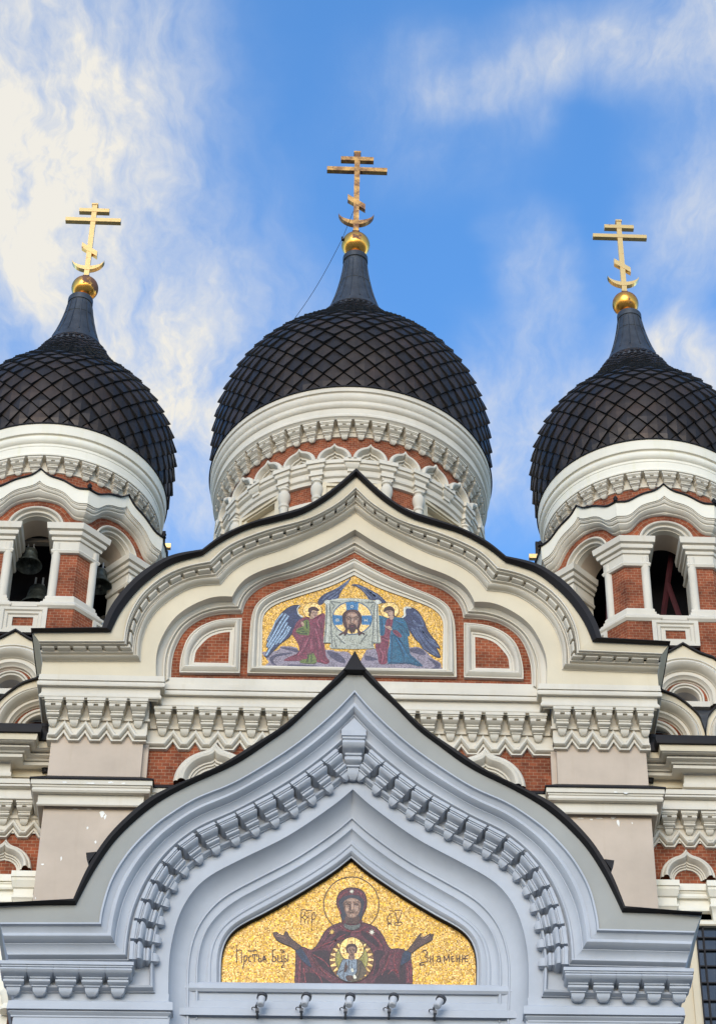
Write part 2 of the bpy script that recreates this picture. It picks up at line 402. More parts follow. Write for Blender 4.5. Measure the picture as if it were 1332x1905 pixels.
def tessera(name, col, spread=0.35, metallic=0.0, rough=0.45, size=0.017, dark=0.0, dark_col=(0.16, 0.09, 0.02)):
    """small glass cubes, each its own shade, in a pale bed"""
    if name in MATS: return MATS[name]
    m, nt, b, L = newmat(name); co = coords(nt)
    mp = N(nt, 'ShaderNodeMapping'); mp.inputs['Scale'].default_value = (1 / size, 0.0, 0.82 / size); L(co, mp.inputs['Vector'])
    nw = N(nt, 'ShaderNodeTexNoise', Scale=0.16, Detail=2.0); L(mp.outputs[0], nw.inputs['Vector'])
    ad = N(nt, 'ShaderNodeMix', data_type='VECTOR'); ad.inputs['Factor'].default_value = 0.1
    L(mp.outputs[0], ad.inputs['A'])
    ws = N(nt, 'ShaderNodeVectorMath', operation='SCALE'); L(nw.outputs['Color'], ws.inputs[0]); ws.inputs['Scale'].default_value = 1.6
    wa = N(nt, 'ShaderNodeVectorMath', operation='ADD'); L(mp.outputs[0], wa.inputs[0]); L(ws.outputs[0], wa.inputs[1])
    v = N(nt, 'ShaderNodeTexVoronoi', feature='F1', distance='CHEBYCHEV', Scale=1.0, Randomness=0.4); L(wa.outputs[0], v.inputs['Vector'])
    sp = N(nt, 'ShaderNodeSeparateColor'); L(v.outputs['Color'], sp.inputs[0])
    r = N(nt, 'ShaderNodeMapRange'); L(sp.outputs[0], r.inputs['Value']); r.inputs['To Min'].default_value = 1 - spread; r.inputs['To Max'].default_value = 1 + spread
    sat = N(nt, 'ShaderNodeMapRange'); L(sp.outputs[1], sat.inputs['Value']); sat.inputs['To Min'].default_value = 0.8; sat.inputs['To Max'].default_value = 1.1
    hv = N(nt, 'ShaderNodeHueSaturation'); hv.inputs['Color'].default_value = (*col, 1); L(r.outputs[0], hv.inputs['Value']); L(sat.outputs[0], hv.inputs['Saturation'])
    res = hv.outputs[0]
    if dark > 0:
        gt = N(nt, 'ShaderNodeMath', operation='LESS_THAN'); L(sp.outputs[2], gt.inputs[0]); gt.inputs[1].default_value = dark
        md = N(nt, 'ShaderNodeMix', data_type='RGBA'); L(gt.outputs[0], md.inputs['Factor']); L(res, md.inputs['A']); md.inputs['B'].default_value = (*dark_col, 1); res = md.outputs['Result']
    gr = N(nt, 'ShaderNodeMath', operation='GREATER_THAN'); L(v.outputs['Distance'], gr.inputs[0]); gr.inputs[1].default_value = 0.44
    mg = N(nt, 'ShaderNodeMix', data_type='RGBA'); L(gr.outputs[0], mg.inputs['Factor']); L(res, mg.inputs['A']); mg.inputs['B'].default_value = (*[c * 0.55 for c in col], 1)
    L(mg.outputs['Result'], b.inputs['Base Color'])
    b.inputs['Metallic'].default_value = metallic; b.inputs['Roughness'].default_value = rough
    bp = N(nt, 'ShaderNodeBump', Strength=0.35, Distance=0.01); L(sp.outputs[1], bp.inputs['Height']); L(bp.outputs[0], b.inputs['Normal'])
    MATS[name] = m
    return m

M_WHITE = plaster("white plaster", (0.61, 0.555, 0.455), var=0.13, dirt=(0.50, 0.47, 0.40), dirt_amt=0.36)
M_CREAM = plaster("cream plaster", (0.62, 0.535, 0.385), dirt_amt=0.22)
M_PINK = plaster("pinkish beige plaster", (0.50, 0.405, 0.315), var=0.16, dirt=(0.50, 0.48, 0.44), dirt_amt=0.35)
M_PALE = plaster("pale pink render", (0.74, 0.64, 0.57))
M_PORCH = plaster("grey blue porch plaster", (0.44, 0.457, 0.485), var=0.14, dirt=(0.50, 0.50, 0.49), dirt_amt=0.30)  # porch tone, greyer and bluer than the church front
M_PORCHFLAT = plaster("stone grey porch plaster", (0.335, 0.33, 0.30), dirt=(0.58, 0.58, 0.56), dirt_amt=0.16)
M_FLAKE = plaster("bare lime patch", (0.78, 0.76, 0.70), bump=0.3)
M_BRICK = brick("red brick", (0.27, 0.071, 0.029), (0.165, 0.041, 0.018), (0.33, 0.21, 0.13))
M_ROOF = metal("black painted sheet", (0.007, 0.006, 0.0065), rough=0.6, metallic=0.0, col2=(0.012, 0.009, 0.009), spec=0.25)
M_TILE = metal("dark patinated copper tile", (0.044, 0.031, 0.023), rough=0.52, metallic=0.45, scale=1.6, col2=(0.024, 0.016, 0.012))
M_TILE2 = metal("brown copper tile", (0.056, 0.036, 0.026), rough=0.5, metallic=0.5, scale=2.5, col2=(0.030, 0.020, 0.015))
M_TILE3 = metal("blackened copper tile", (0.030, 0.023, 0.019), rough=0.42, metallic=0.55, scale=2.5, col2=(0.018, 0.013, 0.011))
M_TILEBED = metal("black roof bed", (0.008, 0.007, 0.007), rough=0.7, metallic=0.0)
M_LEAD = metal("grey lead sheet", (0.075, 0.080, 0.085), rough=0.45, metallic=0.6, scale=4.0, col2=(0.04, 0.043, 0.047))
M_GOLD = gold("gilding", 0.60, 0.66)
M_GOLDWORN = gold("worn gilding", 0.34, 0.60, scale=3.5, rough=0.38, base=(0.72, 0.42, 0.13))
M_GOLDBALL = gold("gilded ball", 0.56, 0.62, scale=2.6, rough=0.25, base=(0.95, 0.46, 0.09))
M_BRONZE = metal("green bronze", (0.17, 0.19, 0.165), rough=0.5, metallic=0.7, scale=6, col2=(0.06, 0.065, 0.055))
M_DARK = plaster("shade-painted belfry lining", (0.010, 0.008, 0.009), var=0.3)  # near-black colour stands in for the shade inside the bell chamber
M_WOOD = plaster("weathered beam", (0.36, 0.31, 0.25), var=0.4)
M_RED = metal("dark red steel", (0.075, 0.012, 0.016), rough=0.6, metallic=0.1)
M_GREY = plaster("grey painted reveal", (0.30, 0.30, 0.30))
M_DARKGREY = metal("dark grey lamp metal", (0.09, 0.09, 0.095), rough=0.5)
M_LAMP = plaster("grey lamp housing", (0.46, 0.465, 0.48))
def glassmat():
    m, nt, b, L = newmat("dark window glass")
    b.inputs['Base Color'].default_value = (0.015, 0.02, 0.026, 1); b.inputs['Roughness'].default_value = 0.12; b.inputs['Specular IOR Level'].default_value = 0.8
    n = N(nt, 'ShaderNodeTexNoise', Scale=1.5, Detail=2.0); L(coords(nt), n.inputs['Vector'])
    bp = N(nt, 'ShaderNodeBump', Strength=0.2, Distance=0.05); L(n.outputs[0], bp.inputs['Height']); L(bp.outputs[0], b.inputs['Normal'])
    return m
M_GLASS = glassmat()

# ================================================================== ground
g = MB(); g.box(-600, 600, -600, 600, -0.5, 0.0)
M_GROUND = plaster("cobbled square", (0.24, 0.23, 0.21), var=0.3)
o = g.build('ground', M_GROUND); o['kind'] = 'structure'

# ================================================================== corbel mesh (one piece, many copies)
def corbel_mesh(name, mat, notch):
    """hanging bracket, width 1, height 1, depth 1: x across, z down from 0 to -1, front at y = -1"""
    b = MB()
    L = [(0.0, .50, -1.0), (-.13, .50, -1.0), (-.135, .47, -.93), (-.19, .46, -.93), (-.195, .42, -.86), (-.235, .42, -.86)]
    b.stack([(z, w, y, 0.0) for z, w, y in L])
    yd = -.62 if notch else -.9
    if notch:
        b.stack([(-.235, .14, -.55, 0.0), (-.36, .14, -.55, 0.0)])
        for s in (-1, 1):
            M = Matrix.Translation((s * .285, 0, 0))
            b.stack([(-.235, .135, -.90, 0.0), (-.27, .16, -.95, 0.0), (-.36, .155, -.93, 0.0)], M)
        b.stack([(-.36, .44, -.93, 0), (-.40, .42, -.86, 0), (-.44, .37, -.74, 0), (-.47, .33, -.62, 0)])
    else:
        b.stack([(-.235, .40, -.86, 0), (-.25, .43, -.95, 0), (-.28, .455, -1.02, 0), (-.33, .46, -1.04, 0), (-.38, .45, -.98, 0), (-.43, .40, -.82, 0), (-.47, .33, -.64, 0)])
    b.stack([(-.47, .34, -.64, 0), (-.52, .34, -.64, 0), (-.525, .30, -.56, 0), (-.55, .30, -.56, 0)])
    b.stack([(-.55, .32, -.58, 0), (-.57, .35, -.62, 0), (-.64, .35, -.62, 0), (-.69, .31, -.52, 0), (-.72, .26, -.42, 0)])
    b.stack([(-.72, .27, -.44, 0), (-.76, .27, -.44, 0), (-.765, .23, -.36, 0), (-.86, .225, -.34, 0), (-.93, .20, -.28, 0), (-1.0, .10, -.12, 0)])
    o = b.build(name, mat); me = o.data; bpy.data.objects.remove(o); return me
ME_CORBEL = corbel_mesh('corbel', M_WHITE, True)
ME_CORBEL_PORCH = corbel_mesh('porch_corbel', M_PORCH, False)

def corbel(parent, me, p, w, h, d, rot=None):
    M = Matrix.Translation(p) @ (rot if rot is not None else Matrix.Identity(4)) @ Matrix.Diagonal((w, d, h, 1))
    return link('corbel', me, parent, M=M)

# ================================================================== gabled church front
YP = 4.0                                             # the porch stands this far in front
front = thing('church_front', 'cream and brick gabled church front with a three-lobed black roofline, above the grey porch', 'church front', (0, 0, 0))
XO, XI = 4.98, 3.46                                  # outer and inner edge of the corner piers
def P(px, py, Y): return at(px, py, Y)
zf = lambda y, Y: zat(180, y, Y)                     # height of a level traced on the left pier

# ---- traced curves of the gable (left half; horizontal shoulder, lower lobe, upper lobe)
N3 = (8, 40, 60)
G0o = half([[(57, 1170), (190, 1168)], [(190, 1168), (197, 1146), (212, 1120), (232, 1095), (262, 1066), (300, 1042), (328, 1031), (376, 1023)],
            [(376, 1023), (413, 996), (464, 973), (520, 957), (569, 942), (615, 913), (659, 872)]], -.70, N3)
G0i = half([[(60, 1176.5), (206, 1175.5)], [(206, 1175.5), (220, 1146), (236, 1122), (262, 1092), (302, 1060), (328, 1046), (377, 1033)],
            [(377, 1033), (414, 1007), (464, 983), (515, 970), (563, 956), (613, 927), (659, 886)]], -.63, N3)
G1 = half([[(73, 1195), (229, 1195)], [(229, 1195), (233, 1168), (243, 1139), (264, 1106), (298, 1077), (340, 1057), (390, 1046)],
           [(390, 1046), (428, 1014), (500, 986), (548, 974), (585, 962), (632, 935), (659, 908)]], -.55, N3)
G1b = half([[(79, 1232), (262, 1232)], [(262, 1232), (264, 1196), (278, 1157), (302, 1128), (340, 1102), (371, 1091), (410, 1089)],
            [(410, 1089), (434, 1063), (471, 1041), (520, 1025), (560, 1008), (622, 979), (659, 954)]], -.28, N3)
G2 = half([[(290, 1262), (290, 1259)], [(290, 1259), (291, 1217), (301, 1186), (324, 1150), (357, 1126), (398, 1110), (432, 1110)],
           [(432, 1110), (437, 1100), (454, 1079), (485, 1062), (542, 1043), (614, 1011), (659, 985)]], -.28, N3)
G3 = half([[(318, 1266), (318, 1263)], [(318, 1263), (320, 1230), (327, 1204), (346, 1171), (380, 1149), (414, 1142), (451, 1141)],
           [(451, 1141), (456, 1122), (471, 1103), (500, 1086), (557, 1071), (614, 1049), (659, 1027)]], 0.0, N3)
def frame_mirror(c): return mirror(c)

# roof: edge sheet, and the barrel running back
b = MB()
full_o, full_i = mirror(G0o), mirror(G0i)
up = [(x, z + .015) for x, z in full_o]
b.grid([ring(up, 3.4), ring(up, -.70), ring(full_o, -.72), ring(lerp2(full_o, full_i, .55), -.72), ring(full_i, -.65), ring([(x, z + .03) for x, z in full_i], -.55)])
roof_o = b.build('roof', M_ROOF, front)

b = MB()                                             # cream fascia under the roof edge
b.grid([ring([(x, z + .02) for x, z in full_i], -.60), ring(lerp2(full_i, mirror(G1), .85), -.575), ring(mirror(G1), -.555)])
for s in (-1, 1):                                    # side returns of the shoulders
    e0 = G0i[0]; e1 = G1[0]
    b.poly([Vector((s * -e0[0], -.60, e0[1])), Vector((s * -e0[0], 3.4, e0[1])), Vector((s * -e1[0], 3.4, e1[1])), Vector((s * -e1[0], -.56, e1[1]))])
b.build('gable_fascia', M_CREAM, front)

def with_ends(c, Y, back=3.0):
    """ring with its two ends carried back along the side walls"""
    return [Vector((c[0][0], back, c[0][1]))] + ring(c, Y) + [Vector((c[-1][0], back, c[-1][1]))]
A, B_ = mirror(G1), mirror(G1b)
def moulding(mb, A, B, steps, ends=False):
    f = with_ends if ends else ring
    mb.grid([f(lerp2(A, B, t), Y) for t, Y in steps])
b = MB()
moulding(b, A, B_, [(0, -.56), (.02, -.60), (.09, -.60), (.10, -.55), (.17, -.55), (.18, -.50), (.20, -.44)], True)
moulding(b, A, B_, [(.20, -.40), (.50, -.40), (.51, -.43), (.56, -.43), (.57, -.37), (.66, -.37), (.67, -.34), (.70, -.37), (.75, -.40), (.80, -.415), (.86, -.40), (.91, -.36), (.94, -.32), (.945, -.30), (.99, -.30), (1.0, -.28)], True)
b.build('gable_moulding', M_WHITE, front)
# rounded dentils along the moulding
b = MB()
mid = lerp2(A, B_, .35); S = [0.0]
for p, q in zip(mid, mid[1:]): S.append(S[-1] + math.hypot(q[0] - p[0], q[1] - p[1]))
prof_d = [(.22, -.405), (.235, -.46), (.27, -.50), (.33, -.525), (.40, -.515), (.46, -.475), (.49, -.41)]
def at_s(c, s):
    j = 0
    while j < len(S) - 2 and S[j + 1] < s: j += 1
    t = (s - S[j]) / max(1e-6, S[j + 1] - S[j]); return (c[j][0] + (c[j + 1][0] - c[j][0]) * t, c[j][1] + (c[j + 1][1] - c[j][1]) * t)
nd = int(S[-1] / 0.262); pitch = S[-1] / nd
crv = [lerp2(A, B_, t) for t, _ in prof_d]
for k in range(nd):
    s0, s1 = k * pitch + .03, (k + 1) * pitch - .03
    ss = [s0 + (s1 - s0) * i / 4 for i in range(5)]
    rows = [[Vector((*at_s(c, s), 0)) for s in ss] for c in crv]
    rows = [[Vector((p.x, Y, p.y)) for p in r] for r, (t, Y) in zip(rows, prof_d)]
    b.grid(rows); b.poly([r[0] for r in rows]); b.poly([r[-1] for r in rows])
    if abs(at_s(mid, (s0 + s1) / 2)[0]) < 99:       # neck between two dentils, behind the gap
        pass
b.build('dentil_band', M_WHITE, front)

b = MB()                                             # cream field between moulding and recess, down to the cornice
fb = mirror(G1b); fi = mirror(G2)
zc = zf(1262, -.28)
L_ = [(fb[7][0], zc)] + fb[7:-7] + [(fb[-8][0], zc)]
I_ = [(fi[7][0], zc)] + fi[7:-7] + [(fi[-8][0], zc)]
b.grid([ring(L_, -.28), ring(I_, -.28)])
b.grid([[Vector((s * p[0], -.281, p[1])) for p in ((G1b[0][0], zc), (G1b[7][0], zc))][::1] for s in (1,)] + [[Vector((G1b[0][0], -.281, G1b[0][1])), Vector((G1b[7][0], -.281, G1b[7][1]))]])
b.grid([[Vector((-G1b[0][0], -.281, zc)), Vector((-G1b[7][0], -.281, zc))], [Vector((-G1b[0][0], -.281, G1b[0][1])), Vector((-G1b[7][0], -.281, G1b[7][1]))]])
for s in (-1, 1):
    x = -s * G1b[0][0]
    b.poly([Vector((x, -.281, zc)), Vector((x, 3.0, zc)), Vector((x, 3.0, G1b[0][1])), Vector((x, -.281, G1b[0][1]))])
b.build('gable_field', M_CREAM, front)

b = MB()                                             # recess mouldings around the brick
A2, A3 = mirror(G2), mirror(G3)
moulding(b, A2, A3, [(0, -.281), (0.0, -.13), (.05, -.13), (.30, -.10), (.45, -.08), (.46, -.11), (.56, -.11), (.57, -.05), (.63, -.04), (.70, -.07), (.80, -.075), (.88, -.05), (.92, -.03), (.93, 0.0), (1.0, 0.0), (1.0, .03)])
b.build('recess_moulding', M_WHITE, front)

# brick wall of the recess: one sheet behind the frames
z_sill = zf(1262, 0.0)
b = MB()
rim = mirror(G3)[7:-7]
b.add([Vector((x, .022, z)) for x, z in rim] + [Vector((0, .022, z_sill + .35))], [[i, i + 1, len(rim)] for i in range(len(rim) - 1)] + [[len(rim) - 1, 0, len(rim)]])
b.build('brick_inlay', M_BRICK, front)

b = MB(); zc_ = zf(1256, -.16) - .3                    # plain white band between the recess and the cornice
b.grid([[Vector((-XI + .1, -.035, z_sill + .02)), Vector((XI - .1, -.035, z_sill + .02))], [Vector((-XI + .1, -.035, zc_)), Vector((XI - .1, -.035, zc_))]])
b.poly([Vector((-XI, -.035, z_sill + .02)), Vector((XI, -.035, z_sill + .02)), Vector((XI, .03, z_sill + .02)), Vector((-XI, .03, z_sill + .02))])
b.build('plain_band', M_WHITE, front)
# mosaic frame (moulded)
F4 = half([[(460, 1254), (463, 1200), (466, 1165), (469, 1145), (479, 1123), (505, 1106), (557, 1087), (614, 1063), (659, 1041)]], -.02, (70,))
F5 = half([[(487, 1240), (488, 1190), (489, 1151), (497, 1137), (514, 1125), (557, 1110), (614, 1092), (659, 1071)]], .012, (70,))
F4c, F5c = mirror(F4), mirror(F5)
def close_loop(c): return c + [c[0]]
def moulding_loop(mb, A, B, steps):
    rows = [ring(close_loop(lerp2(A, B, t)), Y) for t, Y in steps]; mb.grid(rows)
b = MB()
moulding_loop(b, F4c, F5c, [(0, .03), (0, -.05), (.06, -.05), (.07, -.03), (.16, -.02), (.22, -.065), (.32, -.105), (.42, -.11), (.52, -.08), (.60, -.05), (.62, -.03), (.70, -.03), (.71, -.045), (.80, -.045), (.82, -.02), (.95, -.01), (1.0, -.01), (1.0, .02)])
b.build('mosaic_frame', M_WHITE, front)

# quarter-round windows with brick infill, one on each side
W0 = [(at(px, py, -.02).x, at(px, py, -.02).z) for px, py in [(334, 1253), (336, 1228), (348, 1191), (368, 1170), (397, 1157), (423, 1153), (450, 1152)]]
W1 = [(at(px, py, .04).x, at(px, py, .04).z) for px, py in [(361, 1234), (364, 1215), (370, 1206), (388, 1188), (407, 1180), (418, 1178), (428, 1177)]]
w0 = smooth(catmull(W0, 30), 3); w1 = smooth(catmull(W1, 30), 3)
c0 = (at(446, 1254, -.02).x, at(446, 1254, -.02).z); c1 = (at(425, 1235, .04).x, at(425, 1235, .04).z)
w0 = w0 + resample([w0[-1], c0], 10)[1:] + resample([c0, w0[0]], 10)[1:]
w1 = w1 + resample([w1[-1], c1], 10)[1:] + resample([c1, w1[0]], 10)[1:]
for s in (1, -1):
    A_, C_ = (w0, w1) if s == 1 else (flipx(w0), flipx(w1))
    b = MB(); b.grid([ring(lerp2(A_, C_, t), Y) for t, Y in [(0, .03), (0, -.05), (.08, -.05), (.10, -.03), (.2, -.07), (.35, -.10), (.5, -.08), (.6, -.03), (.62, 0), (.78, 0), (.79, .02), (1, .02), (1, .08)]])
    o = b.build('blind_window', M_WHITE, front)
    b = MB(); b.poly([Vector((x, .075, z)) for x, z in C_[:-1]]); b.build('brick_panel', M_BRICK, o)

# ---- body of the front: piers, middle wall, cornice
STEP = .20
path = [(-XO, 3.4), (-XO, 0), (-XI, 0), (-XI, STEP), (XI, STEP), (XI, 0), (XO, 0), (XO, 3.4)]
def levels(spec, k, x=180):
    return [(o * k, zat(x, y, -o * k)) for o, y in spec]
prof_c = levels([(.0, 1256), (.36, 1256), (.37, 1266), (.33, 1267), (.335, 1268), (.375, 1269), (.39, 1272), (.375, 1276), (.33, 1278), (.30, 1279), (.29, 1281), (.285, 1288), (.29, 1291), (.32, 1293), (.33, 1296), (.31, 1299), (.27, 1300), (.26, 1303), (.10, 1303.5)], .80)
b = MB(); b.plan(path, prof_c); b.build('cornice', M_WHITE, front)
# backing of the corbels and of the zigzag
zt, zb_ = zat(180, 1303, -.06), zat(180, 1379, -.05)
b = MB(); b.plan(path, [(.06, zt + .02), (.06, zat(180, 1336, -.06)), (.085, zat(180, 1337, -.08)), (.085, zat(180, 1341, -.08)), (.045, zat(180, 1342, -.05)), (.045, zat(180, 1362, -.05))])
b.build('frieze', M_WHITE, front)
cw = .305
zt_c = zat(180, 1302, -.25)
h_c = zt_c - zat(180, 1353, -.08)
bx = lambda px, Y: abs(at(px, 1325, Y).x)
for s in (-1, 1):
    for k in range(5): corbel(front, ME_CORBEL, (s * bx(98.6 + 39.85 * k, -.2), -.05, zt_c), cw, h_c, .26)
xm0 = bx(304, 0.0); nmid = 18
for k in range(nmid):
    corbel(front, ME_CORBEL, (-xm0 + k * 2 * xm0 / (nmid - 1), STEP - .05, zt_c), cw, h_c, .26)
# zigzag moulding
ZPROF = [(.075, .045), (.07, .085), (.05, .115), (.02, .118), (.0, .095), (-.008, .06), (-.010, .035), (-.024, .035), (-.028, .065), (-.054, .065), (-.058, 0.0)]
def zigzag(mb, x0, x1, peaks, pitch_, Y, ztop, zlow, zback, prof=ZPROF, flat=.30):
    pts = [(x0, zlow)]
    for c in peaks: pts += [(c - pitch_ * (.5 - flat / 2), zlow), (c, ztop), (c + pitch_ * (.5 - flat / 2), zlow)]
    pts.append((x1, zlow))
    mb.sweepxz(pts, prof, Y)
    mb.add([Vector((x, Y - .046, z + .1)) for x, z in pts] + [Vector((x, Y - .046, zback)) for x, z in pts], [[i, i + 1, len(pts) + i + 1, len(pts) + i] for i in range(len(pts) - 1)])
zz_hi, zz_lo = zat(180, 1352, -.1), zat(180, 1371, -.1); zz_b = zat(180, 1346, -.05)
zx = lambda px: abs(at(px, 1365, -.1).x)
pp_ = [zx(117.6 + 39.8 * k) for k in range(4)]
b = MB()
for s in (-1, 1):
    zigzag(b, *sorted((s * (XO + .06), s * (XI - .05))), sorted(s * p for p in pp_), pp_[0] - pp_[1], 0, zz_hi, zz_lo, zz_b)
    for a_, c_ in ((XO + .04, 1),):                  # the moulding turns the outer corner
        b.box(*sorted((s * XO, s * (XO + .075))), -.06, 3.0, zz_lo - .05, zz_lo + .06)
zmid = [-xm0 + (k + .5) * 2 * xm0 / (nmid - 1) for k in range(nmid - 1)]
zigzag(b, -XI + .01, XI - .01, zmid, zmid[1] - zmid[0], STEP, zz_hi, zz_lo, zz_b)
b.build('zigzag_moulding', M_WHITE, front)
# piers and the beige shafts
z_led = zf(1449, -.4); z_bot = 17.0
for s in (-1, 1):
    b = MB(); x0, x1 = sorted((s * XO, s * XI)); b.box(x0, x1, 0, 3.4, z_bot, zt)
    x0, x1 = sorted((s * (XI - .09), s * XI)); b.box(x0, x1 - s * 0 if s > 0 else x1, .10, .5, zf(1449, -.1), zz_lo); b.build('pier', M_PINK, front)
b = MB(); b.poly([Vector((-XI, STEP, z_bot)), Vector((XI, STEP, z_bot)), Vector((XI, STEP, zt)), Vector((-XI, STEP, zt))])
b.build('brick_wall', M_BRICK, front)
# ledge of the piers with sheet flashing, moulded
prof_l = levels([(.0, 1447.5), (.45, 1451), (.45, 1460), (.41, 1461), (.40, 1465), (.37, 1466), (.38, 1468), (.40, 1471), (.36, 1475), (.28, 1478), (.20, 1480), (.195, 1481), (.185, 1494), (.21, 1495), (.22, 1498), (.18, 1501), (.0, 1502)], .50)
prof_m = [(o * .8, z - .0) for o, z in prof_l]
b = MB(); b.plan(path, prof_l[1:]); ledge = b.build('ledge', M_WHITE, front)
b = MB(); b.plan(path, [(.0, prof_l[0][1] + .03), (.245, prof_l[1][1] + .025), (.25, prof_l[1][1] - .005)]); b.build('flashing', M_ROOF, ledge)
# bare patches where paint has peeled
def patch(mb, px, py, w, h, Y, seed):
    r = random.Random(seed); n = 11; c = at(px, py, Y)
    mb.poly([c + Vector((math.cos(2 * PI * k / n) * w * .0045 * r.uniform(.5, 1.3), 0, math.sin(2 * PI * k / n) * h * .006 * r.uniform(.5, 1.3))) for k in range(n)])
for i, (px, py, w, h) in enumerate([(190, 1514, 9, 11), (196, 1520, 5, 8), (163, 1541, 4, 5), (178, 1567, 4, 5), (114, 1598, 4, 7), (79, 1609, 5, 3), (140, 1506, 12, 2), (165, 1506, 14, 2), (1150, 1531, 7, 13), (1080, 1523, 14, 2), (1115, 1523, 13, 2), (1140, 1522, 12, 4), (1176, 1532, 3, 3), (1100, 1525, 6, 3), (66, 1672, 2, 4)]):
    b = MB(); patch(b, px, py, w, h, -.004, i); b.build('bare_patch', M_FLAKE, front)
for i, (px, py, w, h) in enumerate([(120, 1456, 12, 3), (170, 1458, 16, 3), (205, 1456, 12, 4), (230, 1458, 10, 3), (1165, 1476, 10, 3), (1145, 1474, 9, 3)]): b = MB(); patch(b, px, py, w, h, -.2285, 40 + i); b.build('bare_patch', M_FLAKE, front)
# small ogee hoods on the brick, half hidden by the porch roof
def ogee(r, tip=1.22, base=0.0, n=28):
    """left base to right base of a round arch with a drawn-up tip, centred on 0,0"""
    pts = [(-r, -base)] if base else []
    for k in range(n + 1):
        a = PI - (PI - math.radians(108)) * k / n; pts.append((r * math.cos(a), r * math.sin(a)))
    p0 = Vector(pts[-1]); p3 = Vector((0, tip * r)); t = Vector((math.sin(math.radians(108)), -math.cos(math.radians(108)))).normalized()
    p1 = p0 + t * r * .17; p2 = p3 + Vector((-.06, -.13)) * r
    for k in range(1, 9):
        s = k / 8.0; q = (1 - s) ** 3 * p0 + 3 * (1 - s) ** 2 * s * p1 + 3 * (1 - s) * s * s * p2 + s ** 3 * p3; pts.append((q.x, q.y))
    return pts + [(-x, z) for x, z in reversed(pts[:-1])]
def hood(name, cx, z0, r, Y, parent, mat, inner=None, tip=1.22):
    b = MB(); O = ogee(r, tip); I = ogee(r * .40, 1.0)
    O = [(x + cx, z + z0) for x, z in O]; I = [(x + cx, z + z0) for x, z in I]
    b.grid([ring(lerp2(O, I, t), Y + y) for t, y in [(0, 0), (0, -.10), (.05, -.12), (.07, -.13), (.18, -.13), (.2, -.17), (.3, -.20), (.42, -.19), (.52, -.14), (.58, -.08), (.6, -.08), (.66, -.08), (.68, -.05), (.76, -.05), (.78, -.02), (.88, -.02), (.9, .02), (1.0, .03), (1.0, .1)]])
    return b.build(name, mat, parent)
zc1 = zat(390, 1463, STEP)
for s in (-1, 1):
    hc = at(398, 1450, STEP)
    hood('hood_mould', s * -abs(hc.x) * -1 if False else s * abs(hc.x), zat(398, 1462, STEP), .66, STEP, front, M_WHITE, tip=1.24)
# nave body behind the front, out of which the towers rise
b = MB(); b.box(-4.9, 4.9, 3.0, 6.0, 10.0, 28.2); b.box(-8.2, 8.2, 3.2, 22.0, 0.0, 27.2); b.build('nave_body', M_PALE, front)
b = MB(); b.box(-8.3, 8.3, 6.2, 22.1, 27.205, 27.28); b.build('nave_roof', M_ROOF, front)

# ================================================================== porch
porch = thing('entrance_porch', 'grey blue porch with an ogee arch of hanging brackets and a black roof edge', 'porch', (0, -YP, 0))
YB = -YP
Q0o = half([[(-12, 1683), (136, 1675)], [(136, 1675), (158, 1625), (182, 1583), (215, 1541), (272, 1490), (313, 1468), (405, 1428), (470, 1388), (528, 1351), (585, 1300), (637, 1249), (660, 1222)]], YB - .62, (8, 90))
Q0i = half([[(-12, 1684), (141, 1683)], [(141, 1683), (165, 1637), (186, 1602), (221, 1555), (284, 1499), (350, 1461), (438, 1421), (500, 1380), (540, 1352), (585, 1309), (628, 1272), (660, 1239)]], YB - .56, (8, 90))
Q1 = half([[(0, 1719), (184, 1719)], [(184, 1719), (186, 1700), (205, 1638), (241, 1582), (283, 1540), (306, 1522), (365, 1486), (438, 1456), (527, 1402), (583, 1360), (630, 1318), (662, 1286)]], YB - .50, (8, 90))
Q15 = half([[(30, 1847), (288, 1847)], [(288, 1847), (288, 1785), (297, 1722), (312, 1676), (340, 1631), (382, 1597), (440, 1570), (530, 1527), (612, 1474), (658, 1438)]], YB - .03, (8, 90))
Q2 = half([[(313, 1930), (313, 1864)], [(313, 1864), (314, 1800), (319, 1756), (332, 1707), (355, 1664), (389, 1631), (451, 1598), (537, 1555), (620, 1499), (658, 1469)]], YB, (8, 90))
Q3 = half([[(412, 1862), (412, 1830)], [(412, 1830), (413, 1787), (419, 1760), (431, 1740), (451, 1724), (498, 1700), (556, 1667), (619, 1627), (654, 1600)]], YB + .42, (8, 90))
fo, fi = mirror(Q0o), mirror(Q0i)
b = MB()
up = [(x, z + .02) for x, z in fo]
b.grid([ring(up, .3), ring(up, YB - .62), ring(fo, YB - .64), ring(lerp2(fo, fi, .6), YB - .63), ring(fi, YB - .57), ring(fi, YB - .40)])
b.build('roof', M_ROOF, porch)
# little ridge gablet at the tip, and snow hooks on the flanks
b = MB(); tip = at(660, 1222, YB - .64)
b.add([tip + Vector((-.16, -.02, -.26)), tip + Vector((.16, -.02, -.26)), tip + Vector((0, -.02, .10)), tip + Vector((-.16, .8, -.26)), tip + Vector((.16, .8, -.26)), tip + Vector((0, .8, .10))], [[0, 1, 2], [3, 5, 4], [0, 2, 5, 3], [1, 4, 5, 2], [0, 3, 4, 1]])
b.build('ridge_cap', M_ROOF, porch)
for s in (-1, 1):
    h_ = at(166, 1603, YB - .6); b = MB(); x = s * abs(h_.x)
    b.add([Vector((x, -4.66, h_.z - .05)), Vector((x + s * .05, -4.66, h_.z + .10)), Vector((x - s * .09, -4.66, h_.z + .12)), Vector((x, -4.5, h_.z - .05)), Vector((x + s * .05, -4.5, h_.z + .10)), Vector((x - s * .09, -4.5, h_.z + .12))], [[0, 1, 2], [3, 5, 4], [0, 3, 4, 1], [1, 4, 5, 2], [0, 2, 5, 3]])
    b.build('snow_hook', M_ROOF, porch)
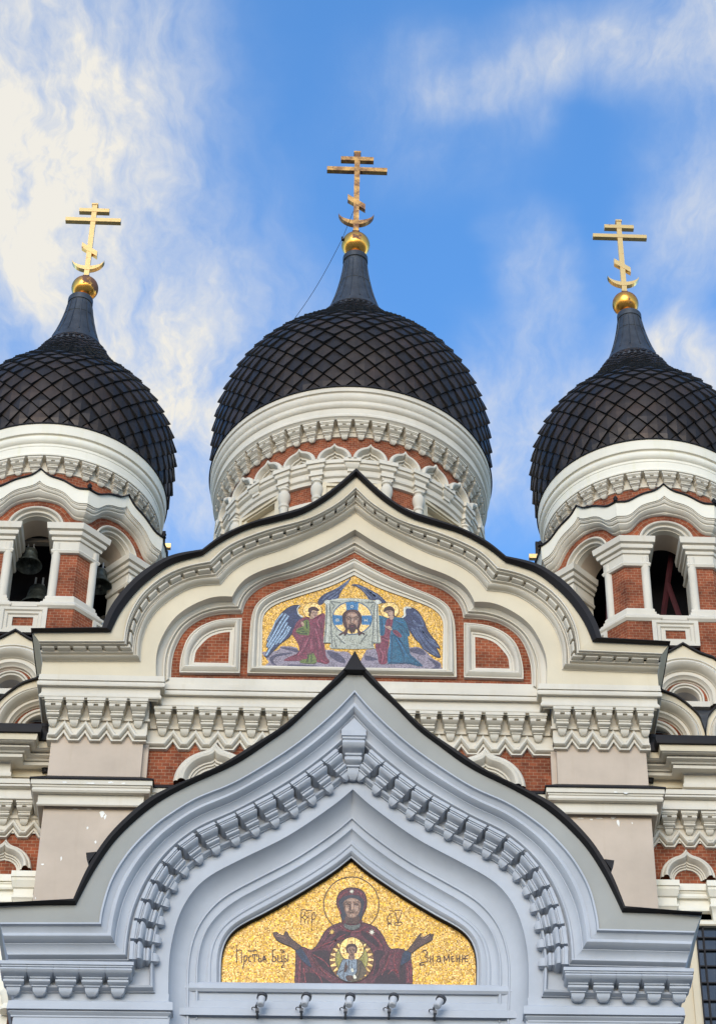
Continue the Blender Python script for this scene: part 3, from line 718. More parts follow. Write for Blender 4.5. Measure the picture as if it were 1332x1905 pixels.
R1, R15, R2, R3 = mirror(Q1), mirror(Q15), mirror(Q2), mirror(Q3)
b = MB()
b.grid([ring(fi, YB - .53), ring(lerp2(fi, R1, .9), YB - .51), ring(R1, YB - .50)])
for s in (-1, 1):
    b.poly([Vector((-s * Q0i[0][0], YB - .53, Q0i[0][1])), Vector((-s * Q0i[0][0], .1, Q0i[0][1])), Vector((-s * Q1[0][0], .1, Q1[0][1])), Vector((-s * Q1[0][0], YB - .5, Q1[0][1]))])
b.build('gable_fascia', M_PORCHFLAT, porch)
b = MB()
moulding(b, R1, R15, [(0, YB - .50), (.01, YB - .54), (.04, YB - .54), (.05, YB - .49), (.10, YB - .46), (.15, YB - .44), (.155, YB - .46), (.17, YB - .46), (.19, YB - .47), (.22, YB - .47), (.25, YB - .44), (.28, YB - .38), (.285, YB - .36), (.30, YB - .36), (.31, YB - .345), (.38, YB - .30), (.43, YB - .29), (.45, YB - .315), (.475, YB - .315), (.50, YB - .28), (.51, YB - .24), (.53, YB - .24), (.535, YB - .20), (.545, YB - .10)], True)
moulding(b, R1, R15, [(.545, YB - .06), (.90, YB - .05), (.905, YB - .09), (.93, YB - .125), (.965, YB - .11), (.98, YB - .07), (.985, YB - .03), (1.0, YB - .03), (1.0, YB)], True)
b.build('arch_moulding', M_PORCH, porch)
b = MB()
hb = [(R15[7][0], R2[0][1])] + R15[7:-7] + [(R15[-8][0], R2[0][1])]
h2 = [(R2[0][0], R2[0][1])] + R2[7:-7] + [(R2[-1][0], R2[-1][1])]
b.grid([ring(hb, YB + .001), ring(h2, YB + .001)])
for s in (-1, 1):
    x0, x1 = -s * Q15[0][0] , -s * Q15[7][0]
    b.poly([Vector((x0, YB + .002, R15[0][1])), Vector((x1, YB + .002, R15[0][1])), Vector((x1, YB + .002, R2[0][1])), Vector((x0, YB + .002, R2[0][1]))])
b.build('arch_wall', M_PORCH, porch)
b = MB()
moulding(b, R2, R3, [(0, YB), (0, YB + .02), (.05, YB + .10), (.12, YB + .17), (.22, YB + .225), (.33, YB + .25), (.345, YB + .235), (.37, YB + .235), (.38, YB + .27), (.46, YB + .29), (.50, YB + .285), (.515, YB + .265), (.54, YB + .265), (.56, YB + .30), (.62, YB + .34), (.70, YB + .355), (.74, YB + .33), (.78, YB + .33), (.80, YB + .35), (.85, YB + .33), (.90, YB + .33), (.94, YB + .36), (.95, YB + .39), (.99, YB + .39), (.995, YB + .50)])
b.build('recess_moulding', M_PORCH, porch)
b = MB(); rm = lerp2(R2, R3, .985)[7:-7]; rm2 = lerp2(R2, R3, 1.0)[7:-7]
b.grid([ring(rm, YB + .385), ring([(x, z) for x, z in rm2], YB + .41), ring(rm2, YB + .5)]); b.build('mosaic_edging', M_ROOF, porch)
# sill and wall below the mosaic
def plevels(spec, x, Yb): return [(o, zat(x, y, Yb - o)) for o, y in spec]
xs = abs(Q2[0][0]) - .02
b = MB()
pr_s = plevels([(-.0, 1831), (.05, 1832), (.08, 1836), (.09, 1842), (.06, 1848), (.02, 1850), (.015, 1865), (.06, 1866), (.07, 1878), (.11, 1879), (.12, 1892), (.06, 1893), (.05, 1896), (.05, 1960)], 650, YB + .33)
b.grid([[Vector((-xs, YB + .33 - o, z)), Vector((0, YB + .33 - o, z)), Vector((xs, YB + .33 - o, z))] for o, z in [(-.3, pr_s[0][1])] + pr_s])
b.build('sill', M_PORCH, porch)
# entablature at the porch corners
PX0 = abs(at(25, 1860, YB).x); 
ppath = [(-PX0, .1), (-PX0, YB), (PX0, YB), (PX0, .1)]
z15 = Q15[0][1]
pr_e = plevels([(.0, 1848), (.0, 1862), (.06, 1863.5), (.07, 1878), (.03, 1879.5), (.035, 1882), (.055, 1883), (.03, 1887), (.01, 1890), (.01, 1893), (-.02, 1894), (-.02, 1930)], 100, YB)
for s in (-1, 1):
    b = MB(); x_in = abs(Q2[0][0]) + .03
    pth = [(-PX0, .1), (-PX0, YB), (-x_in, YB), (-x_in, YB + .25)] if s < 0 else [(x_in, YB + .25), (x_in, YB), (PX0, YB), (PX0, .1)]
    b.plan(pth, pr_e); b.build('impost', M_PORCH, porch)
b = MB()
for s in (-1, 1):
    x0, x1 = sorted((s * (PX0 - .02), s * (abs(Q2[0][0]))))
    b.box(x0, x1, YB + .01, .1, 0, zat(100, 1862, YB))
b.box(-xs - .1, xs + .1, YB + .45, .1, 0, zat(650, 1896, YB + .3))
b.box(-xs - .1, xs + .1, YB + .6, .1, zat(650, 1896, YB + .3), zat(650, 1830, YB + .4))
b.build('wall', M_PORCH, porch)
b = MB(); b.box(-PX0 + .1, PX0 - .1, YB + .62, .05, 18, R15[0][1] + .8); b.build('inner_body', M_PORCHFLAT, porch)
# corbels round the arch and along the shoulders
C0, C1 = lerp2(R1, R15, .54), lerp2(R1, R15, 1.10)
arc0 = C0[7:-7]; arc1 = C1[7:-7]; nL = len(arc0) // 2
cm = lerp2(arc0, arc1, .4); S2 = [0.0]
for p, q in zip(cm[:nL + 1], cm[1:nL + 1]): S2.append(S2[-1] + math.hypot(q[0] - p[0], q[1] - p[1]))
tot = S2[-1]
def on(c, s):
    j = 0
    while j < len(S2) - 2 and S2[j + 1] < s: j += 1
    t = (s - S2[j]) / max(1e-6, S2[j + 1] - S2[j]); return Vector((c[j][0] + (c[j + 1][0] - c[j][0]) * t, c[j][1] + (c[j + 1][1] - c[j][1]) * t))
NCB = 15
for k in range(NCB):
    s = .30 + k * (tot - .30 - .36) / (NCB - 1)
    tg = (on(cm, s + .05) - on(cm, s - .05)).normalized()
    a = on(arc0, s); nrm = Vector((tg.y, -tg.x)); L = 0.0
    bpt = on(arc1, s); hgt = abs((bpt - a).dot(nrm)) * .97
    mid_ = on(cm, s); p0 = mid_ + nrm * ((a - mid_).dot(nrm))
    for m in (1, -1):
        ang = math.atan2(tg.y, tg.x)
        rot = Matrix.Rotation(-ang if m == 1 else ang, 4, 'Y')
        corbel(porch, ME_CORBEL_PORCH, (m * p0.x, YB - .04, p0.y), .285, hgt, .28, rot)
kz = C0[len(C0) // 2][1]; kb = C1[len(C1) // 2][1]
corbel(porch, ME_CORBEL_PORCH, (0, YB - .04, kz - .02), .36, kz - kb + .03, .34)
b = MB(); pk = (kz - .02)
b.add([Vector((-.19, YB - .38, pk)), Vector((.19, YB - .38, pk)), Vector((0, YB - .38, pk + .23)), Vector((-.19, YB - .05, pk)), Vector((.19, YB - .05, pk)), Vector((0, YB - .05, pk + .23))], [[0, 1, 2], [0, 2, 5, 3], [1, 4, 5, 2], [0, 3, 4, 1]])
b.build('keystone', M_PORCH, porch)
zt_p = zat(100, 1793, YB - .25); hp = zt_p - zat(100, 1853, YB - .08)
for s in (-1, 1):
    for k in range(5):
        x = s * (abs(at(28, 1800, YB - .2).x) - k * (abs(at(28, 1800, YB - .2).x) - abs(at(222, 1800, YB - .2).x)) / 4)
        corbel(porch, ME_CORBEL_PORCH, (x, YB - .04, zt_p), .40, hp, .27)

# ================================================================== towers
def dup(root, loc, label):
    """a copy of a thing with copies of its parts and their sub-parts"""
    r = root.copy(); COL.objects.link(r); r.matrix_basis = Matrix.Translation(loc); r['label'] = label
    def kids(src, dst):
        for ch in list(src.children):
            if ch.name in DONE: continue
            c = ch.copy(); COL.objects.link(c); DONE.add(c.name); c.parent = dst; c.matrix_parent_inverse = ch.matrix_parent_inverse.copy(); c.matrix_basis = ch.matrix_basis.copy()
            kids(ch, c)
    DONE = {r.name}; kids(root, r)
    return r

def hermite(zs, rs, n):
    m = []
    for i in range(len(zs)):
        a, b_ = max(0, i - 1), min(len(zs) - 1, i + 1); m.append((rs[b_] - rs[a]) / (zs[b_] - zs[a]))
    out = []
    for k in range(n):
        z = zs[0] + (zs[-1] - zs[0]) * k / (n - 1); i = 0
        while i < len(zs) - 2 and zs[i + 1] < z: i += 1
        h = zs[i + 1] - zs[i]; s = (z - zs[i]) / h
        out.append(((2 * s ** 3 - 3 * s * s + 1) * rs[i] + (s ** 3 - 2 * s * s + s) * h * m[i] + (-2 * s ** 3 + 3 * s * s) * rs[i + 1] + (s ** 3 - s * s) * h * m[i + 1], z))
    return out

def dome(parent, cx, cy, zs, rs, ncol):
    prof = hermite(zs, rs, 80)
    b = MB(); b.lathe([(r - .03, z) for r, z in prof], cx, cy, 96)
    bed = b.build('dome', M_TILEBED, parent)
    S_ = [0.0]
    for p, q in zip(prof, prof[1:]): S_.append(S_[-1] + math.hypot(q[0] - p[0], q[1] - p[1]))
    def surf(s, a, lift):
        s = min(max(s, 0), S_[-1]); j = 0
        while j < len(S_) - 2 and S_[j + 1] < s: j += 1
        t = (s - S_[j]) / (S_[j + 1] - S_[j]); r = prof[j][0] + (prof[j + 1][0] - prof[j][0]) * t; z = prof[j][1] + (prof[j + 1][1] - prof[j][1]) * t
        d = Vector((prof[j + 1][0] - prof[j][0], prof[j + 1][1] - prof[j][1])).normalized(); r2 = r + d.y * lift; z2 = z - d.x * lift
        return Vector((cx + r2 * math.sin(a), cy - r2 * math.cos(a), z2)), r
    b = MB(); s = .0; row = 0; rnd = random.Random(3)
    da = 2 * PI / ncol
    while s < S_[-1] - .05:
        r = surf(s, 0, 0)[1]; w = 2 * PI * r / ncol; st = .52 * w
        k = w / .5
        for c in range(ncol):
            a = (c + (row % 2) * .5) * da; j = lambda: rnd.uniform(-.009, .009)
            e = .458
            T = surf(s + st * .97, a, .004)[0]; Lf = surf(s, a - e * da, .03 * k + j())[0]; Rt = surf(s, a + e * da, .03 * k + j())[0]
            s_b = s - st * 1.04
            Bt = surf(max(s_b, 0), a, .10 * k + j())[0]
            ce = surf(s - st * .05, a, .058 * k + j())[0]
            L0 = surf(s, a - e * da, -.02)[0]; R0 = surf(s, a + e * da, -.02)[0]; B0 = surf(max(s_b, 0), a, -.02)[0]
            if s_b < 0: Bt = surf(0, a, .07 * k)[0]
            b.add([T, Lf, Bt, Rt, ce, L0, B0, R0], [[0, 1, 4], [1, 2, 4], [2, 3, 4], [3, 0, 4], [1, 5, 6, 2], [2, 6, 7, 3]]); b.mi[len(b.f) - 1] = 1; b.mi[len(b.f) - 2] = 1
            q_ = rnd.choice((0, 0, 0, 2, 3, 3))
            for f_ in range(3, 7): b.mi[len(b.f) - f_] = q_
        s += st; row += 1
    tl = b.build('roof_tiles', [M_TILE, M_TILEBED, M_TILE2, M_TILE3], bed, smooth_deg=None)
    return bed

def spire(parent, cx, cy, prof, ribs=16):
    b = MB(); b.lathe(prof, cx, cy, 48)
    for k in range(ribs):
        a = 2 * PI * (k + .5) / ribs
        b.tube([(cx + (r + .004) * math.sin(a), cy - (r + .004) * math.cos(a), z) for r, z in prof if prof[2][1] <= z <= prof[-5][1]], .014, 5)
    b.lathe([((prof[5][0] + prof[6][0]) / 2 + .003, (prof[5][1] + prof[6][1]) / 2 - .012), ((prof[5][0] + prof[6][0]) / 2 + .012, (prof[5][1] + prof[6][1]) / 2), ((prof[5][0] + prof[6][0]) / 2 + .002, (prof[5][1] + prof[6][1]) / 2 + .012)], cx, cy, 48)
    o = b.build('spire', M_LEAD, parent); r0, z0 = prof[0]
    b = MB(); b.lathe([(r0 * .99, z0 - .09), (r0 + .03, z0 - .06), (r0 + .035, z0), (r0 + .01, z0 + .035), (r0 * .9, z0 + .04)], cx, cy, 48); b.build('ring', M_ROOF, o)
    # twisted band below the ring
    b = MB()
    for k in range(40):
        for q in (0, 1):
            a = 2 * PI * (k + .5 * q) / 40; rr = r0 * (1.03 + .12 * q); zz = z0 - .11 - .09 * q
            p = Vector((cx + rr * math.sin(a), cy - rr * math.cos(a), zz)); t = Vector((math.cos(a), math.sin(a), 0)) * r0 * .075; u = Vector((math.sin(a) * .055, -math.cos(a) * .055, -.05))
            b.add([p - t, p + t, p + t + u, p - t + u, p + Vector((math.sin(a), -math.cos(a), .4)) * .05], [[0, 1, 4], [1, 2, 4], [2, 3, 4], [3, 0, 4]])
    b.build('scale_band', M_LEAD, o, smooth_deg=None)
    b = MB(); r1 = prof[-1][0]; z1 = prof[-1][1]; b.lathe([(r1 + .02, z1 - .01), (r1 + .01, z1 + .03), (r1 * .72, z1 + .05), (r1 * .66, z1 + .16)], cx, cy, 40); b.build('collar', M_GOLDWORN, o)
    return o

def polar(cx, cy, r, a, z): return Vector((cx + r * math.sin(a), cy - r * math.cos(a), z))

def corbel_ring(parent, cx, cy, r, z, n, w, h, d):
    for k in range(n):
        a = 2 * PI * (k + .5) / n
        if math.cos(a) < -.35: continue
        p = polar(cx, cy, r, a, z)
        link('corbel', ME_CORBEL, parent, M=Matrix.Translation(p) @ Matrix.Rotation(a, 4, 'Z') @ Matrix.Diagonal((w, d, h, 1)))

# ------------------------------------------------------------------ central tower
TY = 13.0
ct = thing('central_tower', 'tall middle tower with the largest black scaled onion dome above the church gable', 'church tower', (0, TY, 36))
b = MB()
b.lathe([(3.1, 44.94), (3.555, 44.93), (3.55, 44.80), (3.505, 44.785), (3.50, 44.745), (3.53, 44.735), (3.545, 44.68), (3.53, 44.60), (3.49, 44.545), (3.475, 44.535), (3.47, 44.50), (3.48, 44.49), (3.495, 44.45), (3.48, 44.39), (3.44, 44.35), (3.415, 44.34), (3.41, 44.17), (3.43, 44.155), (3.45, 44.11), (3.44, 44.06), (3.40, 44.04), (3.38, 44.01), (3.14, 44.0)], 0, TY, 160)
crn = b.build('cornice', M_WHITE, ct)
b = MB(); b.lathe([(3.5, 44.96), (3.585, 44.965), (3.59, 44.93), (3.55, 44.925)], 0, TY, 160); b.build('flashing', M_ROOF, crn)
b = MB(); b.lathe([(3.14, 44.01), (3.14, 43.84), (3.16, 43.83), (3.16, 43.79), (3.13, 43.78), (3.13, 43.66), (3.08, 43.655)], 0, TY, 160); b.build('frieze', M_WHITE, ct)
corbel_ring(ct, 0, TY, 3.12, 44.01, 50, .35, .45, .25)
b = MB(); b.lathe([(3.09, 43.7), (3.09, 42.2)], 0, TY, 144)
for k in range(8): b.lathe([(3.09, 42.2), (3.09, 38.0)], 0, TY, 10, k * PI / 4 + math.radians(14.5), k * PI / 4 + math.radians(30.5))
b.build('brick_band', M_BRICK, ct)
# row of small ogee gables round the drum
def kok_mesh(name, r, mat):
    b = MB(); O = ogee(r, 1.26, .0, 18); I = ogee(r * .34, 1.3, .0, 18)
    b.grid([[Vector((x, y, z)) for x, z in lerp2(O, I, t)] for t, y in [(0, .12), (0, -.14), (.04, -.17), (.16, -.20), (.30, -.19), (.42, -.13), (.50, -.06), (.52, -.06), (.60, -.05), (.62, -.08), (.7, -.08), (.72, -.02), (.82, -.01), (.84, -.035), (.92, -.03), (.94, .03), (1, .05)]])
    b.poly([Vector((x, .05, z)) for x, z in I])
    o = b.build(name, mat); me = o.data; bpy.data.objects.remove(o); return me
ME_KOK = kok_mesh('small_gable', .425, M_WHITE)
for k in range(24):
    a = 2 * PI * (k + .5) / 24
    if math.cos(a) < -.35: continue
    link('small_gable', ME_KOK, ct, M=Matrix.Translation(polar(0, TY, 3.16, a, 42.74)) @ Matrix.Rotation(a, 4, 'Z'))
b = MB(); b.lathe([(3.05, 42.76), (3.31, 42.75), (3.31, 42.64), (3.27, 42.63), (3.265, 42.60), (3.285, 42.58), (3.28, 42.53), (3.24, 42.49), (3.21, 42.48), (3.205, 42.36), (3.23, 42.34), (3.22, 42.29), (3.17, 42.26), (3.16, 42.15), (3.07, 42.14)], 0, TY, 144); b.build('string_course', M_WHITE, ct)
def colonnette_mesh():
    b = MB()
    b.stack([(.0, .235, -.24, .1), (-.12, .235, -.24, .1), (-.125, .20, -.20, .1), (-.17, .19, -.19, .1), (-.18, .215, -.21, .1), (-.24, .20, -.20, .1), (-.27, .15, -.15, .1), (-.40, .15, -.15, .1), (-.41, .18, -.18, .1), (-.46, .18, -.18, .1), (-.47, .14, -.14, .1), (-.55, .13, -.13, .1)])
    b.lathe([(.09, -.55), (.13, -.57), (.135, -.62), (.10, -.65), (.10, -.69), (.135, -.73), (.15, -.80), (.145, -.90), (.115, -1.0), (.10, -1.06), (.125, -1.09), (.125, -1.15), (.10, -1.18), (.10, -3.6)], 0, -.05, 20)
    o = b.build('colonnette', M_WHITE); me = o.data; bpy.data.objects.remove(o); return me
ME_COLN = colonnette_mesh()
def pendant_mesh():
    b = MB(); b.stack([(.0, .20, -.22, .1), (-.11, .20, -.22, .1), (-.115, .17, -.18, .1), (-.16, .16, -.18, .1), (-.17, .18, -.19, .1), (-.25, .15, -.16, .1), (-.28, .11, -.12, .1), (-.36, .11, -.12, .1), (-.37, .085, -.08, .1), (-.46, .07, -.05, .1)])
    o = b.build('pendant', M_WHITE); me = o.data; bpy.data.objects.remove(o); return me
ME_PEND = pendant_mesh()
for k in range(8):
    c = k * PI / 4
    if math.cos(c) < -.4: continue
    for da in (-15, 15):
        a = c + math.radians(da)
        link('colonnette', ME_COLN, ct, M=Matrix.Translation(polar(0, TY, 3.13, a, 42.76)) @ Matrix.Rotation(a, 4, 'Z'))
    link('pendant', ME_PEND, ct, M=Matrix.Translation(polar(0, TY, 3.13, c, 42.77)) @ Matrix.Rotation(c, 4, 'Z'))
    # cream window bay with stepped frame and arched dark window
    hw = .70; R = Matrix.Translation(polar(0, TY, 3.0, c, 0)) @ Matrix.Rotation(c, 4, 'Z')
    b = MB(); zt_w = 42.16
    def rect(w, zt, zb): return [(-w, zb), (-w, zt), (w, zt), (w, zb)]
    fr = [(hw, zt_w, -.10), (hw - .10, zt_w - .10, -.10), (hw - .10, zt_w - .10, -.05), (hw - .22, zt_w - .14, -.05), (hw - .22, zt_w - .14, .10)]
    b.grid([[R @ Vector((x, y, z)) for x, z in rect(w, zt, 38.5)] for w, zt, y in fr]); 
    wf = b.build('window_frame', M_CREAM, ct)
    arch = [(.34 * math.cos(PI - PI * i / 20), 40.95 + .34 * math.sin(PI * i / 20)) for i in range(21)]
    b = MB(); W = hw - .22
    outer = [(-W, z_) for z_ in (0,)]
    outer = [(max(-W, min(W, x * 3)), min(zt_w - .14, z + (z - 40.95) * 2.6)) for x, z in arch]
    b.grid([[R @ Vector((x, .10, z)) for x, z in outer], [R @ Vector((x, .10, z)) for x, z in arch], [R @ Vector((x, .10, z)) for x, z in arch]])
    for s in (-1, 1):
        xs_ = sorted((s * W, s * .34)); b.poly([R @ Vector((xs_[0], .10, 38.5)), R @ Vector((xs_[1], .10, 38.5)), R @ Vector((xs_[1], .10, 40.95)), R @ Vector((xs_[0], .10, 40.95))])
    ar2 = [(x * .96, z) for x, z in arch]
    b.grid([[R @ Vector((x, .095, z)) for x, z in [(x * 1.12, 40.95 + (z - 40.95) * 1.12) for x, z in arch]], [R @ Vector((x, .07, z)) for x, z in [(x * 1.06, 40.95 + (z - 40.95) * 1.06) for x, z in arch]], [R @ Vector((x, .09, z)) for x, z in arch], [R @ Vector((x, .3, z)) for x, z in arch]])
    b.build('window_surround', M_CREAM, wf)
    b = MB(); b.poly([R @ Vector((x, .26, z)) for x, z in [(-.36, 38.5)] + [(x * 1.05, z) for x, z in arch] + [(.36, 38.5)]]); b.build('pane', M_GLASS, wf)
    # white band across the narrow brick bay
    a0_ = c + math.radians(17); a1_ = c + math.radians(28)
    b = MB(); b.lathe([(3.08, 41.62), (3.15, 41.61), (3.15, 41.50), (3.08, 41.49)], 0, TY, 6, a0_, a1_); b.build('band', M_WHITE, ct)
b = MB(); b.lathe([(3.02, 38.6), (3.0, 26.0)], 0, TY, 64); b.build('drum_base', M_PALE, ct)
dome(ct, 0, TY, [44.95, 45.6, 46.3, 47.0, 47.8, 48.6, 49.4, 50.1, 50.7, 51.0], [3.48, 3.51, 3.52, 3.455, 3.20, 2.69, 1.96, 1.38, 1.0, .82], 44)
spire(ct, 0, TY, [(.79, 51.02), (.76, 51.12), (.70, 51.30), (.615, 51.56), (.535, 51.85), (.47, 52.15), (.405, 52.5), (.355, 52.85), (.32, 53.2), (.315, 53.28), (.345, 53.30), (.345, 53.48), (.25, 53.52)])

# ------------------------------------------------------------------ gilded crosses
def slab(b, pts, y0, y1):
    n = len(pts); b.add([Vector((x, y0, z)) for x, z in pts] + [Vector((x, y1, z)) for x, z in pts], [list(range(n)), list(range(2 * n - 1, n - 1, -1))] + [[i, n + i, n + (i + 1) % n, (i + 1) % n] for i in range(n)])
def make_cross(x, y, zb, sx, sz, mat, ball_r, ball_z, ballmat, label, depth=.13):
    t = thing('dome_cross', label, 'cross', (x, y, ball_z - ball_r), 'gilded crosses on the domes')
    b = MB(); b.sphere((x, y, ball_z), ball_r, 40, 24); b.build('ball', ballmat, t, smooth_deg=80)
    X = lambda u: x + u * sx
    Z = lambda v: zb + v * sz
    y0, y1 = y - depth / 2, y + depth / 2
    b = MB(); slab(b, [(X(-.078), Z(0)), (X(.078), Z(0)), (X(.078), Z(3.46)), (X(-.078), Z(3.46))], y0, y1)
    slab(b, [(X(-.10), Z(3.40)), (X(.10), Z(3.40)), (X(.10), Z(3.47)), (X(-.10), Z(3.47))], y0 - .012, y1 + .012); b.build('upright', mat, t, smooth_deg=None)
    b = MB(); slab(b, [(X(-.10), Z(-.10)), (X(.10), Z(-.10)), (X(.10), Z(.02)), (X(-.10), Z(.02))], y0 - .02, y1 + .02); b.build('socket', M_ROOF, t, smooth_deg=None)
    b = MB(); slab(b, [(X(-.47), Z(3.06)), (X(.47), Z(3.06)), (X(.47), Z(3.22)), (X(-.47), Z(3.22))], y0 - .006, y1 + .006); b.build('top_bar', mat, t, smooth_deg=None)
    b = MB(); slab(b, [(X(-.86), Z(2.60)), (X(.86), Z(2.60)), (X(.86), Z(2.76)), (X(-.86), Z(2.76))], y0 - .006, y1 + .006); b.build('cross_bar', mat, t, smooth_deg=None)
    b = MB(); slab(b, [(X(-.25), Z(1.34)), (X(.25), Z(.93)), (X(.25), Z(1.16)), (X(-.25), Z(1.57))], y0 - .006, y1 + .006); b.build('slanted_bar', mat, t, smooth_deg=None)
    b = MB(); n = 16; o_, i_ = [], []
    for k in range(n + 1):
        a = math.radians(186 + 168 * k / n); o_.append((X(.50 * math.cos(a)), Z(.80 + .50 * math.sin(a))))
        i_.append((X(.50 * math.cos(a)), Z(.80 + .50 * math.sin(a) + .17 * math.sin(PI * k / n))))
    for k in range(n):
        slab(b, [o_[k], o_[k + 1], i_[k + 1], i_[k]] if 0 < k < n - 1 else ([o_[k], o_[k + 1], i_[k + 1]] if k == 0 else [o_[k], o_[k + 1], i_[k]]), y0 - .006, y1 + .006)
    b.build('crescent', mat, t, smooth_deg=None)
    return t
make_cross(0, TY, 54.55, 1, 1, M_GOLDWORN, .395, 54.04, M_GOLDBALL, 'tall worn rust-flecked gold cross on the middle dome, a thin cable hanging from it')
TX, TQ = 6.1, 4.6
for s, lab in ((-1, 'bright gilded cross on a half-blackened ball above the left bell tower'), (1, 'bright gilded cross on a gold ball above the right bell tower')):
    xb = s * 6.04
    make_cross(xb, TQ, 43.32, .727, .708, M_GOLD, .297, 42.96, gold('gilded ball with dark crown', .50, .56, scale=5.0, rough=.28, base=(.85, .38, .07), side=((xb, TQ, 42.96), (.12, -.05, .42))) if s > 0 else gold('half black gilded ball', .50, .54, scale=3.0, rough=.25, base=(.95, .46, .09), side=((xb, TQ, 42.96), (.50, -.10, .55))), lab, .10)
b = MB(); p0 = at(660, 386, TY); p1 = at(637, 443, TY - .2); p2 = at(540, 603, TY - 1.4)
pts = [p0 + (p1 - p0) * (i / 6) for i in range(7)] + [p1 + (p2 - p1) * (i / 12) - Vector((0, 0, .22 * math.sin(PI * i / 12))) for i in range(1, 13)]
b.tube(pts, .007, 6); b.box(p1.x - .03, p1.x + .02, p1.y - .03, p1.y + .03, p1.z - .07, p1.z + .05)
tag(b.build('cable', M_ROOF), 'thin black cable running from the middle cross down to its dome', 'cable')

